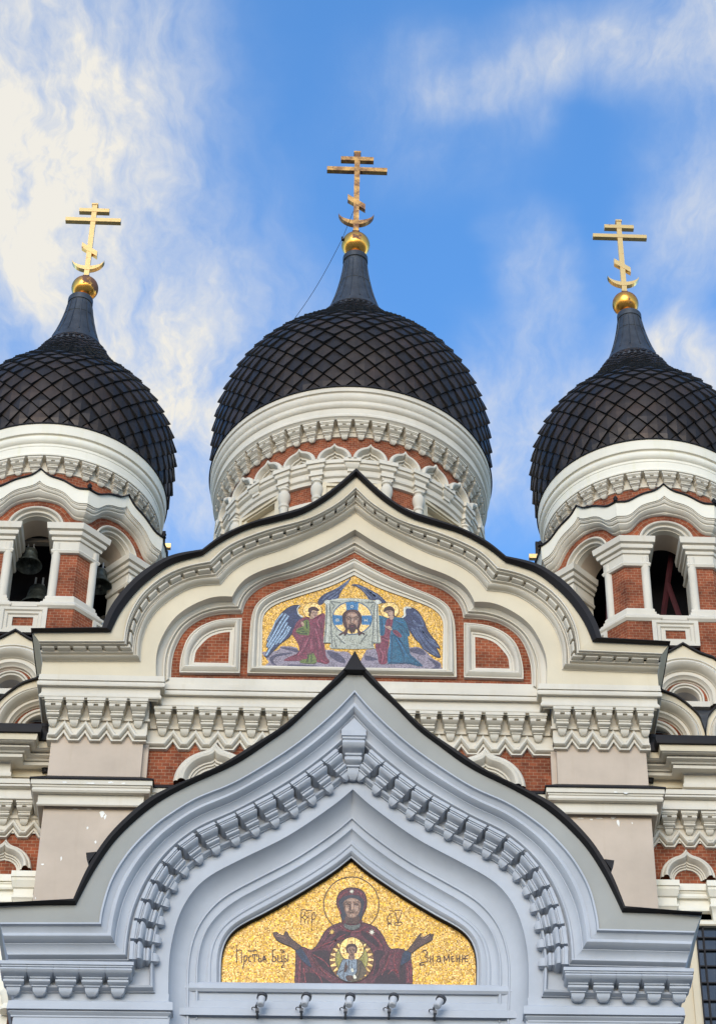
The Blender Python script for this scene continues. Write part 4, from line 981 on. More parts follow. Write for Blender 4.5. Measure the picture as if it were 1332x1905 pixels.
# ------------------------------------------------------------------ bell towers
APO = 2.117; HS = APO * math.tan(PI / 8)
def make_belltower(cx, cy, label):
    t = thing('bell_tower', label, 'bell tower', (cx, cy, 29), 'domed bell towers beside the gable')
    # drum above the bells
    b = MB()
    b.lathe([(2.0, 36.60), (2.262, 36.58), (2.245, 36.34), (2.20, 36.33), (2.195, 36.29), (2.225, 36.28), (2.24, 36.22), (2.225, 36.16), (2.19, 36.13), (2.175, 36.12), (2.175, 36.06), (2.165, 36.05), (2.16, 35.88), (2.18, 35.87), (2.19, 35.84), (2.18, 35.81), (2.14, 35.80), (1.99, 35.79)], cx, cy, 128)
    cr = b.build('cornice', M_CREAMWHITE, t)
    b = MB(); b.lathe([(2.2, 36.60), (2.285, 36.605), (2.29, 36.58), (2.255, 36.575)], cx, cy, 128); b.build('flashing', M_ROOF, cr)
    b = MB(); b.lathe([(2.0, 35.8), (2.0, 35.52), (1.97, 35.515)], cx, cy, 128); b.build('frieze', M_WHITE, t)
    corbel_ring(t, cx, cy, 1.98, 35.80, 38, .295, .34, .18)
    b = MB(); b.lathe([(1.975, 35.55), (1.975, 35.24)], cx, cy, 96); b.build('brick_band', M_BRICK, t)
    b = MB(); b.lathe([(1.98, 35.25), (2.02, 35.22), (2.04, 34.75), (2.0, 34.4)], cx, cy, 96); b.build('drum_base', M_PALE, t)
    dome(t, cx, cy, [36.58, 37.0, 37.5, 38.0, 38.5, 39.0, 39.5, 40.0, 40.5, 40.85], [2.19, 2.28, 2.325, 2.315, 2.18, 1.91, 1.50, 1.13, .84, .69], 36)
    spire(t, cx + (-1 if cx > 0 else 1) * .0, cy, [(.645, 40.86), (.60, 40.98), (.53, 41.17), (.455, 41.40), (.395, 41.63), (.345, 41.86), (.305, 42.08), (.28, 42.26), (.262, 42.36), (.258, 42.40), (.275, 42.41), (.275, 42.56), (.20, 42.58)], 14)
    # eight open bays
    def pt(a, u, w, z):
        n = Vector((math.sin(a), -math.cos(a), 0)); tt = Vector((math.cos(a), math.sin(a), 0))
        v = Vector((cx, cy, 0)) + n * (APO + w) + tt * u; v.z = z; return v
    z_sp = 33.93; nA = 24
    def arc(r): return [(r * math.cos(PI - PI * i / nA), z_sp + r * math.sin(PI * i / nA)) for i in range(nA + 1)]
    def ext(c, zb): return [(c[0][0], zb)] + c + [(c[-1][0], zb)]
    Bk = half_u([(HS, 34.13), (.74, 34.14), (.64, 34.26), (.52, 34.43), (.38, 34.54), (.2, 34.60), (0, 34.63)], nA // 2 + 1)
    Wt = half_u([(HS, 34.40), (.76, 34.41), (.65, 34.50), (.52, 34.66), (.36, 34.76), (.18, 34.82), (.07, 34.88), (0, 34.97)], nA // 2 + 1)
    Rf = half_u([(HS, 34.74), (.74, 34.76), (.60, 34.86), (.46, 34.96), (.32, 35.02), (.16, 35.08), (0, 35.25)], nA // 2 + 1)
    for k in range(8):
        a = k * PI / 4
        if math.cos(a) < -.9: pass
        G = lambda c, w: [pt(a, u * (APO + w) / APO if abs(abs(u) - HS) < 1e-6 else u, w, z) for u, z in c]
        b = MB(); b.grid([G(arc(.545), -.02), G(arc(.545), .03), G(arc(.52), .045), G(arc(.50), .03), G(arc(.485), -.04), G(arc(.47), -.04), G(arc(.455), -.02), G(arc(.43), -.03), G(arc(.415), -.10), G(arc(.40), -.10), G(arc(.395), -.20), G(arc(.395), -.22)])
        av = b.build('archivolt', M_WHITE, t)
        b = MB(); b.grid([G(arc(.395), -.22), G(arc(.395), -.68)]); b.build('arch_soffit', M_PINK, av)  # darker beige puts the shade under the arch into the soffit colour
        b = MB(); bk0 = [(max(-HS, min(HS, u)), z) for u, z in Bk]
        b.grid([G(bk0, .0), G(arc(.53), .0)])
        for s in (-1, 1): b.poly([pt(a, s * .53, 0, z_sp - .03), pt(a, s * HS, 0, z_sp - .03), pt(a, s * HS, 0, 34.14), pt(a, s * .53, 0, z_sp)])
        b.build('brick_arch', M_BRICK, t)
        b = MB(); b.grid([G(lerp2(Bk, Wt, q), w) for q, w in [(-.02, -.02), (-.02, .03), (.06, .06), (.14, .06), (.16, .09), (.3, .13), (.42, .155), (.5, .15), (.52, .14), (.6, .14), (.62, .165), (.75, .185), (.86, .18), (.9, .20), (1, .20), (1.0, .22)]]); b.build('gable_moulding', M_WHITE, t)
        b = MB(); b.grid([G(Wt, .215), G(Rf, .225)]); gf = b.build('gable_face', M_CREAMWHITE, t)
        b = MB(); b.grid([G(Rf, .22), G(Rf, .265), G([(u, z + .03) for u, z in Rf], .26), G([(u, z + .035) for u, z in Rf], .0), G([(u * .8, z + .06) for u, z in Rf], -.30)]); b.build('roof_edge', M_ROOF, gf)
        # dark wall around the inside of the opening, above the arch
        b = MB(); b.grid([G(ext(arc(.395), 31.5), -.95), G([(-HS, 31.5)] + [(u, 35.0) for u, z in arc(.8)] + [(HS, 31.5)], -.95)]) if False else None
        # sill and framed panel under the opening
        b = MB(); zs_ = 31.99
        b.add(*boxpts(lambda u, w, z: pt(a, u, w, z), -.5, .5, -.5, .11, zs_ - .11, zs_)); b.build('sill', M_WHITE, t)
        b = MB(); fr = [(.44, zs_ - .13, .05), (.44, zs_ - .13, .12), (.36, zs_ - .19, .12), (.34, zs_ - .21, .09), (.29, zs_ - .26, .09), (.27, zs_ - .28, .06), (.19, zs_ - .33, .06), (.19, zs_ - .33, .03)]
        zbm = 31.25
        b.grid([[pt(a, x, w, z) for x, z in ((-u, zz), (u, zz), (u, zbm + (zs_ - .13 - zz)), (-u, zbm + (zs_ - .13 - zz)), (-u, zz))] for u, zz, w in fr]); fo_ = b.build('panel_frame', M_WHITE, t)
        b = MB(); b.poly([pt(a, x, .032, z) for x, z in ((-.19, zs_ - .33), (.19, zs_ - .33), (.19, zbm + .2), (-.19, zbm + .2))]); b.build('panel', M_BRICK, fo_)
        # pier at the corner right of this bay
        c = a + PI / 8
        a2 = a + PI / 4
        def pp(uj, w): return [pt(a, uj, -.62, 0), pt(a, uj, w, 0), pt(a, (APO + w) * math.tan(PI / 8), w, 0), pt(a2, -uj, w, 0), pt(a2, -uj, -.62, 0)]
        def path2(uj, w): return [(p.x, p.y) for p in pp(uj, w)]
        path_ = path2(.40, -.02)
        b = MB(); b.plan(path2(.53, -.045), [(0, 32.2), (0, 33.6)]); pr_ = b.build('pier', M_BRICK, t)
        b = MB()
        for aa, s in ((a, 1), (a2, -1)):
            p = pt(aa, s * .455, -.06, 0); b.lathe([(.085, 32.2), (.085, 33.55)], p.x, p.y, 16)
            q = pt(aa, s * .45, -.35, 0)
        b.plan(path2(.41, -.30), [(0, 32.2), (0, 33.6)])
        b.build('shaft', M_WHITE, pr_)
        b = MB(); b.plan(path_, [(-.02, 33.30), (.03, 33.31), (.05, 33.36), (.03, 33.40), (.02, 33.41), (.02, 33.60), (.05, 33.61), (.06, 33.66), (.05, 33.69), (.10, 33.71), (.115, 33.77), (.10, 33.81), (.15, 33.83), (.165, 33.97), (.02, 34.04), (-.1, 34.05)]); b.build('capital', M_WHITE, pr_)
        b = MB(); b.plan(path_, [(.12, 31.85), (.16, 31.90), (.16, 31.95), (.12, 31.99), (.11, 32.03), (.075, 32.05), (.07, 32.12), (.045, 32.14), (.05, 32.19), (.03, 32.23), (-.06, 32.24)]); b.build('base', M_WHITE, pr_)
        b = MB(); b.plan(path2(.44, .09), [(0, 29.0), (0, 31.9)]); b.build('plinth', M_BRICK, pr_)
    for k in range(8):
        c = k * PI / 4 + PI / 8; p = polar(cx, cy, (APO + .24) / math.cos(PI / 8), c, 34.76)
        if math.cos(c) > -.4:
            b = MB(); b.lathe([(.05, p.z), (.035, p.z + .04), (.05, p.z + .08), (.03, p.z + .12), (.003, p.z + .16)], p.x, p.y, 10); b.build('finial', M_ROOF, t)
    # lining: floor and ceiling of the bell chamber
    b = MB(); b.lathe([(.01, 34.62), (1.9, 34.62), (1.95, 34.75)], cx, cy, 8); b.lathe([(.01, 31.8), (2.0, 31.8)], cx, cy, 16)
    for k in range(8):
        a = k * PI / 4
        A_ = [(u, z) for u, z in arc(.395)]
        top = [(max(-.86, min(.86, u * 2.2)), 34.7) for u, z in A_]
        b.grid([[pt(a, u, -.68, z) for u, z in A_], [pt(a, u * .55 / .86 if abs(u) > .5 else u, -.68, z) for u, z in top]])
    # added dark block that keeps the middle of the chamber black
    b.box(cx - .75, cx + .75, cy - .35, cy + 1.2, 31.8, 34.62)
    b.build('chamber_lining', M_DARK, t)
    return t
def half_u(P, n):
    q = catmull(P, n); q = smooth(q, 1); return [(-u, z) for u, z in q] + [(u, z) for u, z in reversed(q[:-1])]
def boxpts(f, u0, u1, w0, w1, z0, z1):
    P_ = [f(u, w, z) for u in (u0, u1) for w in (w0, w1) for z in (z0, z1)]
    return P_, [[0, 1, 3, 2], [4, 6, 7, 5], [0, 4, 5, 1], [2, 3, 7, 6], [0, 2, 6, 4], [1, 5, 7, 3]]
M_CREAMWHITE = plaster("yellowed white plaster", (0.74, 0.69, 0.57), dirt=(0.50, 0.50, 0.30), dirt_amt=0.35)
lt = make_belltower(-TX, TQ, 'left bell tower of brick and white piers with bronze bells in its arches')
rt = dup(lt, (TX, TQ, 29), 'right bell tower of brick and white piers with dark red steel framing in its arches')

# bells hanging in the left tower
def bell_mesh():
    b = MB(); b.lathe([(.02, -.02), (.10, -.03), (.20, -.06), (.235, -.12), (.25, -.26), (.275, -.40), (.33, -.55), (.42, -.66), (.445, -.70), (.43, -.72), (.40, -.70), (.30, -.55), (.2, -.3), (.01, -.2)], 0, 0, 40)
    b.lathe([(.252, -.27), (.262, -.28), (.258, -.30)], 0, 0, 40); b.lathe([(.395, -.62), (.405, -.63), (.405, -.645)], 0, 0, 40)
    o = b.build('bell_body', M_BRONZE); me = o.data; bpy.data.objects.remove(o); return me
ME_BELL = bell_mesh()
def make_bell(p, s, label):
    t = thing('bell', label, 'bell', p, 'bronze bells hanging in the left tower')
    link('bell_body', ME_BELL, t, M=Matrix.Translation(p) @ Matrix.Scale(s, 4))
    b = MB()
    for x in (-.09, .09): b.tube([p + Vector((x * s, 0, -.05 * s)), p + Vector((x * s, 0, .30 * s))], .025 * s, 8)
    b.tube([p + Vector((-.14 * s, 0, .05 * s)), p + Vector((.14 * s, 0, .05 * s))], .03 * s, 8); b.build('hanger', M_LAMP, t)
    b = MB(); b.tube([p + Vector((0, 0, -.25 * s)), p + Vector((.02, 0, -.66 * s))], .02 * s, 6); b.sphere(p + Vector((.02, 0, -.70 * s)), .06 * s, 12, 8); b.build('clapper', M_BRONZE, t)
    return t
pA = at(57, 1022, TQ - 1.25); pB = at(186, 1060, TQ - .95)
make_bell(pA, .60, 'bronze bell hanging from a beam in the front arch of the left tower')
make_bell(pB, .60, 'green bronze bell hanging in the slanting arch next to the black gable roof')
make_bell(at(72, 1092, TQ - .5), .78, 'large dark bell low in the shadow of the front arch, below the smaller bell')
b = MB()
q0 = at(22, 1003, TQ - 1.3); b.box(-TX - 1.0, -TX + .85, TQ - 1.33, TQ - 1.20, pA.z + .13, pA.z + .22)
b.build('bell_beam', M_WOOD, lt)
b = MB(); d = Vector((.707, .707, 0)); c_ = Vector((pB.x, pB.y, pB.z + .24)); pr_ = [c_ - d * .75, c_ + d * .75]
b.tube(pr_, .075, 4); b.build('bell_beam', M_WOOD, lt)
# steel framing in the right tower
b = MB()
for (x0, y0, z0, x1, y1, z1) in [(TX - .2, TQ - 1.2, 31.9, TX + .25, TQ - 1.2, 34.5), (TX - .75, TQ - 1.1, 32.6, TX + .6, TQ - 1.25, 32.2), (TX - 1.15, TQ - 1.0, 31.9, TX - 1.0, TQ - .9, 34.4), (TX - 1.3, TQ - 1.0, 32.3, TX - .6, TQ - 1.2, 32.75), (TX + .45, TQ - 1.25, 31.9, TX + .1, TQ - 1.25, 33.6)]:
    b.tube([(x0, y0, z0), (x1, y1, z1)], .055, 4)
b.build('steel_frame', M_RED, rt)

# small gilded crosses that peep out behind the gable shoulders
for s, lab in ((-1, 'small gilded cross half hidden between the left tower and the black gable roof'), (1, 'small gilded cross half hidden between the right tower and the black gable roof')):
    px = 302 if s < 0 else 1001; dy = 0 if s < 0 else 20
    c = at(px, 1018 + dy, 8.6); u = at(px + s * 7, 1002 + dy, 8.6)
    t = thing('small_cross', lab, 'cross', (c.x, c.y, c.z - 2.2), 'small gilded crosses behind the gable')
    wl = abs(at(px + 16, 1017, 8.6).x - c.x)
    b = MB(); b.box(c.x - wl, c.x + wl, c.y - .07, c.y + .03, c.z - .06, c.z + .06); b.build('cross_bar', M_GOLD, t, smooth_deg=None)
    b = MB(); b.box(u.x - wl * .36, u.x + wl * .36, u.y - .07, u.y + .03, u.z - .055, u.z + .055); b.build('top_bar', M_GOLD, t, smooth_deg=None)
    b = MB(); b.box(c.x - .05, c.x + .05, c.y - .04, c.y + .04, c.z - 2.6, u.z + .2); b.build('post', M_ROOF, t, smooth_deg=None)

# ================================================================== side wings
WY = .6
def make_wing(s, label):
    w = thing('side_wing', label, 'church wing', (s * 6.6, WY, 0), 'wings beside the gabled front')
    zr = lambda y, o=0.0: zat(1290, y, WY - o)
    xr = lambda px, y, Y: at(px, y, Y).x
    XE = 9.0
    def m(path): return path if s > 0 else [(-x, y) for x, y in reversed(path)]
    xa = xr(1275, 1430, WY - .3)
    low = m([(XO - .1, WY), (XE, WY)]); upp = m([(XO - .1, WY), (xa, WY), (xa, WY - .22), (XE, WY - .22)])
    b = MB(); b.plan(m([(xa, WY + .1), (xa, WY - .22), (XE, WY - .22)]), [(.0, zr(1470, .2)), (.05, zr(1469.5, .2)), (.06, zr(1466, .2)), (.045, zr(1462, .2)), (.03, zr(1460, .2)), (.03, zr(1444, .2)), (.06, zr(1443, .2)), (.06, zr(1440, .2))]); b.build('pilaster_cap', M_WHITE, w)
    b = MB(); b.plan(m([(XO - .1, WY), (xa, WY)]), [(.0, zr(1470)), (.05, zr(1470)), (.05, zr(1448, .1)), (.0, zr(1447))])
    b.plan(upp, [(.46, zr(1413, .45)), (.48, zr(1399, .45)), (0.1, zr(1399, .45))]); b.build('fascia', M_CREAM, w)
    b = MB(); b.plan(upp, [(.46, zr(1411, .45)), (.44, zr(1413, .45)), (.42, zr(1416, .42)), (.37, zr(1418, .38)), (.30, zr(1422, .3)), (.34, zr(1424, .33)), (.35, zr(1427, .33)), (.31, zr(1430, .3)), (.27, zr(1432, .27)), (.25, zr(1436, .25)), (.20, zr(1438, .2)), (.23, zr(1440, .22)), (.23, zr(1445, .22)), (.16, zr(1448, .16)), (.05, zr(1449, .1))]); b.build('moulding', M_WHITE, w)
    b = MB(); b.plan(low, [(.02, zr(1469.0, .1)), (.34, zr(1469.7, .34)), (.34, zr(1478, .34)), (.30, zr(1479.5, .3)), (.35, zr(1481, .34)), (.355, zr(1484, .34)), (.31, zr(1487, .31)), (.27, zr(1489, .27)), (.265, zr(1500, .26)), (.30, zr(1503, .29)), (.30, zr(1507, .29)), (.25, zr(1510, .25)), (.06, zr(1511.5, .2))]); b.build('cornice', M_WHITE, w)
    zt_ = zr(1512, .22); hb_ = zt_ - zr(1555, .06)
    b = MB(); b.plan(low, [(.05, zt_ + .03), (.05, zr(1537, .06)), (.075, zr(1538, .06)), (.075, zr(1543, .06)), (.035, zr(1544, .05)), (.035, zr(1569, .05))]); b.build('frieze', M_WHITE, w)
    x1_, x2_ = xr(1245.2, 1530, WY - .2), xr(1320.5, 1530, WY - .2); pt_ = (x2_ - x1_) / 2
    for k in range(-1, 8): corbel(w, ME_CORBEL, (s * (x1_ + k * pt_), WY - .04, zt_), .285, hb_, .23)
    b = MB()
    n = 9; xa0 = x1_ - pt_; pk_hi, pk_lo = zr(1554, .08), zr(1571, .08)
    xs_ = (xa0, xa0 + n * pt_) if s > 0 else (-(xa0 + n * pt_), -xa0)
    zigzag(b, xs_[0], xs_[1], [xs_[0] + (k + .5) * pt_ for k in range(n)], pt_, WY, pk_hi, pk_lo, zr(1543, .05), [(o_ * .9, d_ * .9) for o_, d_ in ZPROF]); b.build('zigzag_moulding', M_WHITE, w)
    b = MB(); b.poly([Vector((s * (XO - .1), WY, 8)), Vector((s * XE, WY, 8)), Vector((s * XE, WY, zt_ + .2)), Vector((s * (XO - .1), WY, zt_ + .2))]); b.build('brick_wall', M_BRICK, w)
    b = MB(); b.box(*sorted((s * (XO - .15), s * XE)), WY + .05, 6.0, 0.0, zr(1400, .2)); b.build('wall_body', M_CREAM, w)
    # hoods and the capitals that carry them
    hx = xr(1279, 1641, WY); hz = zr(1641); hp = 2 * (xr(1331, 1641, WY) - hx)
    for k in range(2): hood('hood_mould', s * (hx + k * hp), hz, hp / 2 * .985, WY, w, M_WHITE, tip=1.26)
    for k in range(3):
        cxp = hx - hp / 2 + k * hp + .02; wd = .21
        if k == 0: cxp += .06
        cb = MB()
        lv = [(1641.7, 1.0, .26), (1652, 1.0, .26), (1652.5, .96, .24), (1656, .94, .23), (1657, .98, .24), (1662, .9, .21), (1667, .82, .18), (1668, .76, .15), (1681, .74, .15), (1682, .86, .19), (1686, .84, .19), (1690, .70, .14), (1698, .68, .12), (1712, .62, .1)]
        cb.stack([(zr(y, .2), wd * f, -d, .06) for y, f, d in lv], Matrix.Translation((s * cxp, WY, 0))); cb.build('capital', M_CREAMWHITE, w)
    b = MB(); pth = m([(XO - .1, WY), (XE, WY)])
    b.plan(pth, [(.0, zr(1644, .08)), (.10, zr(1645, .1)), (.10, zr(1657, .1)), (.07, zr(1658, .08)), (.08, zr(1661, .08)), (.06, zr(1664, .06)), (.09, zr(1669, .08)), (.08, zr(1672, .08)), (.03, zr(1674, .05)), (.02, zr(1684, .03)), (.06, zr(1690, .05)), (.06, zr(1696, .05)), (0, zr(1700, .02)), (.0, zr(1712)), (.10, zr(1714, .1)), (.10, zr(1720, .1)), (.0, zr(1722, .05))]); b.build('string_course', M_CREAMWHITE, w)
    # gutter and the row of arched gables above it
    b = MB(); b.plan(upp, [(.30, zr(1399, .5)), (.52, zr(1399.5, .5)), (.54, zr(1393, .5)), (.53, zr(1385, .5)), (.10, zr(1384, .5)), (-.5, zr(1380, .5))]); b.build('gutter', M_ROOF, w)
    K1 = WY + .15
    cz = at(1234, 1386, K1).z; cxk = xr(1215, 1388, K1)
    def arcs(cx0, r, stilt, zbase, n=30): return [(cx0 - r, zbase)] + [(cx0 + r * math.cos(PI - PI * i / n), cz0 + r * math.sin(PI * i / n)) for i in range(n + 1)] + [(cx0 + r, zbase)]
    re = [(xr(px, py, K1 - .2), zat(px, py, K1 - .2)) for px, py in [(1311, 1366), (1306, 1350), (1299, 1334), (1281, 1316), (1256, 1298), (1228, 1287)]]
    mx_ = cxk; re = [(x - mx_, z) for x, z in re]; tipz = re[-1][1] + .16
    rr_ = catmull([(re[0][0], cz - .2)] + re[:-1] + [(re[-1][0], re[-1][1])] + [(0.0, tipz)], 36)
    edge = [(x, z) for x, z in rr_] + [(-x, z) for x, z in reversed(rr_[:-1])]
    def gable(c0, K, edge, cz0, radii, zb, window, nm='arched_gable'):
        E = [(s * (c0 + x), z) for x, z in edge]
        n = len(E)
        def arc_(r): return [(s * (c0 + r * math.cos(PI * i / (n - 1))), cz0 + r * math.sin(PI * i / (n - 1))) for i in range(n)]
        def leg(c): return [(c[0][0], zb)] + c + [(c[-1][0], zb)]
        r_in, r_w, r_b, r_m = radii
        b = MB(); b.grid([ring(leg(E), K - .2), ring(leg(arc_(r_m)), K - .2)]); g_ = b.build(nm, M_CREAM, w)
        b = MB(); b.grid([ring(leg(arc_(r_b + (r_m - r_b) * q)), K + y) for q, y in [(1, -.2), (1, -.23), (.95, -.23), (.93, -.20), (.88, -.20), (.84, -.24), (.72, -.27), (.6, -.24), (.52, -.17), (.48, -.12), (.46, -.12), (.44, -.09), (.36, -.09), (.34, -.12), (.2, -.12), (.14, -.07), (.06, -.05), (.05, 0), (0, 0), (0, .03)]])
        b.build('moulding', M_WHITE, g_)
        b = MB(); b.grid([ring(leg(arc_(r_b + .01)), K + .01), ring(leg(arc_(r_w - .01)), K + .01)]); b.build('brick_ring', M_BRICK, g_)
        b = MB(); b.grid([ring(leg(arc_(r_in + (r_w - r_in) * q)), K + y) for q, y in [(1, .02), (1, -.05), (.9, -.07), (.6, -.06), (.5, -.02), (.45, -.02), (.4, -.04), (.1, -.03), (0, 0), (0, .16)]]); b.build('inner_ring', M_WHITE, g_)
        b = MB()
        if window:
            b.grid([ring(leg(arc_(r_in)), K + .1), ring(leg(arc_(r_in * .86)), K + .42)]); b.build('reveal', M_GREY, g_)
            b = MB(); b.poly([Vector((x, K + .40, z)) for x, z in leg(arc_(r_in * .9))]); b.build('pane', M_GLASS, g_)
            b = MB(); b.box(*sorted((s * (c0 - r_b), s * (c0 + r_b))), K - .18, K + .1, zb - .12, zb); b.build('sill', M_WHITE, g_)
        else:
            b.poly([Vector((x, K + .12, z)) for x, z in leg(arc_(r_in + .01))]); b.build('brick_panel', M_BRICK, g_)
        b = MB(); up_ = [(x, z + .035) for x, z in E]
        b.grid([ring(E, K - .19), ring(E, K - .26), ring(up_, K - .26), ring(up_, K + 1.2)]); b.build('roof', M_ROOF, g_)
        return g_
    cz0 = cz + .03
    gable(cxk, K1, edge, cz0, (.36, .475, .545, .83), cz - .25, False)
    gable(cxk + 2 * abs(re[0][0]) + .02, K1 + .004, edge, cz0, (.36, .475, .545, .83), cz - .25, False)
    K2 = WY + 1.25
    c2 = xr(1276, 1302, K2); z2 = zat(1276, 1302, K2)
    e2 = [(xr(px, py, K2 - .2) - c2, zat(px, py, K2 - .2)) for px, py in [(1390, 1320), (1372, 1270), (1332, 1231), (1315, 1223), (1299, 1217), (1286, 1210), (1274, 1201)]]
    e2[-1] = (0.0, e2[-1][1]); r2_ = catmull(e2, 36); ed2 = r2_ + [(-x, z) for x, z in reversed(r2_[:-1])]
    gable(c2, K2, ed2, z2, (.245, .335, .40, .80), zat(1276, 1316, K2), True)
    b = MB(); zA = zat(1312, 1366, K1); zB = zat(1312, 1322, K2 - .15)
    b.poly([Vector((s * (XO - .1), K1 + .0, zA)), Vector((s * XE, K1 + .0, zA)), Vector((s * XE, K2 - .15, zB)), Vector((s * (XO - .1), K2 - .15, zB))]); b.build('roof', M_LEAD, w)
    b = MB(); b.box(*sorted((s * (XO - .1), s * XE)), K2 + .3, 6.0, 20, z2 + .9); b.build('upper_body', M_PALE, w)
    b = MB(); b.box(*sorted((s * (XO - .1), s * (XE + .1))), K2 + .2, 6.1, z2 + .905, z2 + .98); b.build('flat_roof', M_ROOF, w)
    # hopper and downpipe in the angle with the pier
    return w
lw = make_wing(-1, 'left wing with white arched gables and bracket cornice, at the left edge beside the pier')
rw = make_wing(1, 'right wing with white arched gables, bracket cornice and a dark leaded window below')
for s in (-1, 1):
    hp_ = at(1212, 1384, .42); x = s * hp_.x
    t = thing('downpipe', 'dark downpipe with hopper in the corner of the %s pier and wing' % ('left' if s < 0 else 'right'), 'downpipe', (x, .42, hp_.z - 1.2), 'downpipes beside the piers')
    b = MB(); b.lathe([(.05, hp_.z - .30), (.075, hp_.z - .26), (.08, hp_.z - .20), (.13, hp_.z - .06), (.14, hp_.z + .02), (.15, hp_.z + .03), (.15, hp_.z + .10), (.12, hp_.z + .10)], x, .42, 20); b.build('hopper', M_ROOF, t)
    b = MB(); b.tube([(x, .42, hp_.z - .25), (x, .43, hp_.z - .36), (x - s * .07, .52, hp_.z - .75)], .062, 12); b.build('pipe', M_ROOF, t)
# leaded window of the right wing
c = at(1293, 1800, WY - .0)
x0 = at(1296, 1790, WY + .1).x; zt_w = zat(1315, 1727, WY - .02); zb_w = zat(1305, 1902, WY)
b = MB(); b.box(x0 - .13, x0 - .03, WY - .10, WY + .02, zb_w - 1, zt_w + .12); b.box(x0 - .03, x0 + .02, WY - .05, WY + .02, zb_w - 1, zt_w + .05); b.box(x0 - .03, 8.5, WY - .09, WY + .02, zt_w, zt_w + .1); b.box(XO, x0 - .13, WY - .06, WY + .02, zb_w - 2, zt_w + .1)
wf = b.build('window_frame', M_CREAM, rw)
b = MB(); b.poly([Vector((x0, WY - .012, zb_w - .5)), Vector((8.5, WY - .012, zb_w - .5)), Vector((8.5, WY - .012, zt_w)), Vector((x0, WY - .012, zt_w))]); b.build('pane', M_GLASS, wf)
b = MB()
xv = at(1312, 1790, WY).x
for x in (x0 + .012, xv, xv + .75): b.box(x - .013, x + .013, WY - .055, WY - .01, zb_w - .5, zt_w)
for y in (1748, 1771, 1801, 1832, 1865, 1897): zz = zat(1300, y, WY); b.box(x0, 8.5, WY - .05, WY - .008, zz - .012, zz + .012)
b.build('glazing_bars', M_ROOF, wf)
# left wing: plain strip and a turned baluster under the string course
b = MB(); xl = at(12, 1820, WY).x; b.box(xl - .9, xl + .0, WY - .06, WY + .02, 14, zat(10, 1722, WY)); b.box(xl + .0, xl + .10, WY - .10, WY + .02, 14, zat(10, 1722, WY)); b.build('pilaster_strip', M_CREAMWHITE, lw)
c = at(14, 1868, WY - .2); b = MB(); zz = lambda y: zat(14, y, WY - .2)
b.lathe([(.01, zz(1846)), (.13, zz(1847)), (.135, zz(1850)), (.115, zz(1856)), (.085, zz(1869)), (.075, zz(1871)), (.09, zz(1874)), (.115, zz(1878)), (.12, zz(1884)), (.01, zz(1887))], c.x, WY - .2, 24); b.build('baluster', M_CREAMWHITE, lw)

# ================================================================== mosaics
def srgb(r, g, b_): return tuple(((c / 255.0 + .055) / 1.055) ** 2.4 if c > 10 else c / 3294.6 for c in (r, g, b_))
def TS(key, col, **kw): return tessera('tesserae ' + key, srgb(*col), **kw)
T_GOLD = tessera('tesserae gold', (0.64, 0.355, 0.052), spread=0.45, metallic=0.35, rough=0.36, dark=0.10, dark_col=(0.14, 0.075, 0.012))
T_PALEGOLD = tessera('tesserae pale gold', (0.80, 0.52, 0.16), spread=0.28, metallic=0.35, rough=0.4, dark=0.05, dark_col=(0.3, 0.18, 0.04))
T_LINE = TS('dark outline', (46, 28, 20), spread=.4)
T_INK = TS('umber lettering', (74, 42, 16), spread=.3)
T_MAROON = TS('maroon', (92, 34, 44), spread=.6); T_MAROOND = TS('dark maroon', (48, 18, 28), spread=.6); T_RED = TS('brick red', (134, 48, 50), spread=.45)
T_FLESH = TS('brown flesh', (146, 110, 88), spread=.18); T_FLESHD = TS('shaded flesh', (86, 58, 46), spread=.25); T_FLESHL = TS('light flesh', (178, 142, 118), spread=.15)
T_BLUE = TS('slate blue', (34, 50, 70), spread=.35); T_TEAL = TS('teal blue', (28, 92, 118), spread=.28); T_TEALD = TS('deep teal', (20, 62, 92), spread=.3)
T_CROSSBLUE = TS('bright blue', (40, 112, 158), spread=.15); T_PALEBLUE = TS('pale blue feather', (142, 166, 188), spread=.25); T_NAVY = TS('navy feather', (44, 52, 84), spread=.45); T_FEATHER = TS('grey blue feather', (92, 104, 132), spread=.3)
T_ROSE = TS('rose robe', (122, 48, 64), spread=.3); T_ROSED = TS('deep rose', (94, 34, 52), spread=.3); T_ROSEL = TS('light rose', (156, 78, 92), spread=.2)
T_GREEN = TS('olive green', (104, 118, 50), spread=.35); T_GREEND = TS('dark green', (48, 58, 32), spread=.4)
T_CLOTH = TS('grey white cloth', (172, 172, 154), spread=.14); T_CLOTHD = TS('cloth shadow', (104, 106, 98), spread=.25); T_CLOTHL = TS('cloth light', (206, 204, 188), spread=.1)
T_MAUVE = TS('mauve cloud', (140, 128, 138), spread=.22); T_MAUVED = TS('dark mauve cloud', (76, 70, 90), spread=.35)
T_HAIR = TS('dark brown hair', (66, 36, 28), spread=.4); T_HAIRL = TS('brown hair', (104, 62, 46), spread=.3)
T_CAP = TS('dark slate', (50, 50, 60), spread=.25)
T_WHITE = TS('white tesserae', (222, 214, 190), spread=.1); T_BROWN = TS('brown orange rays', (122, 76, 34), spread=.3); T_OCHRE = TS('ochre green disc', (158, 146, 66), spread=.2); T_GREYBLUE = TS('grey blue robe', (128, 140, 150), spread=.2); T_DRAB = TS('drab brown mantle', (98, 82, 58), spread=.35)

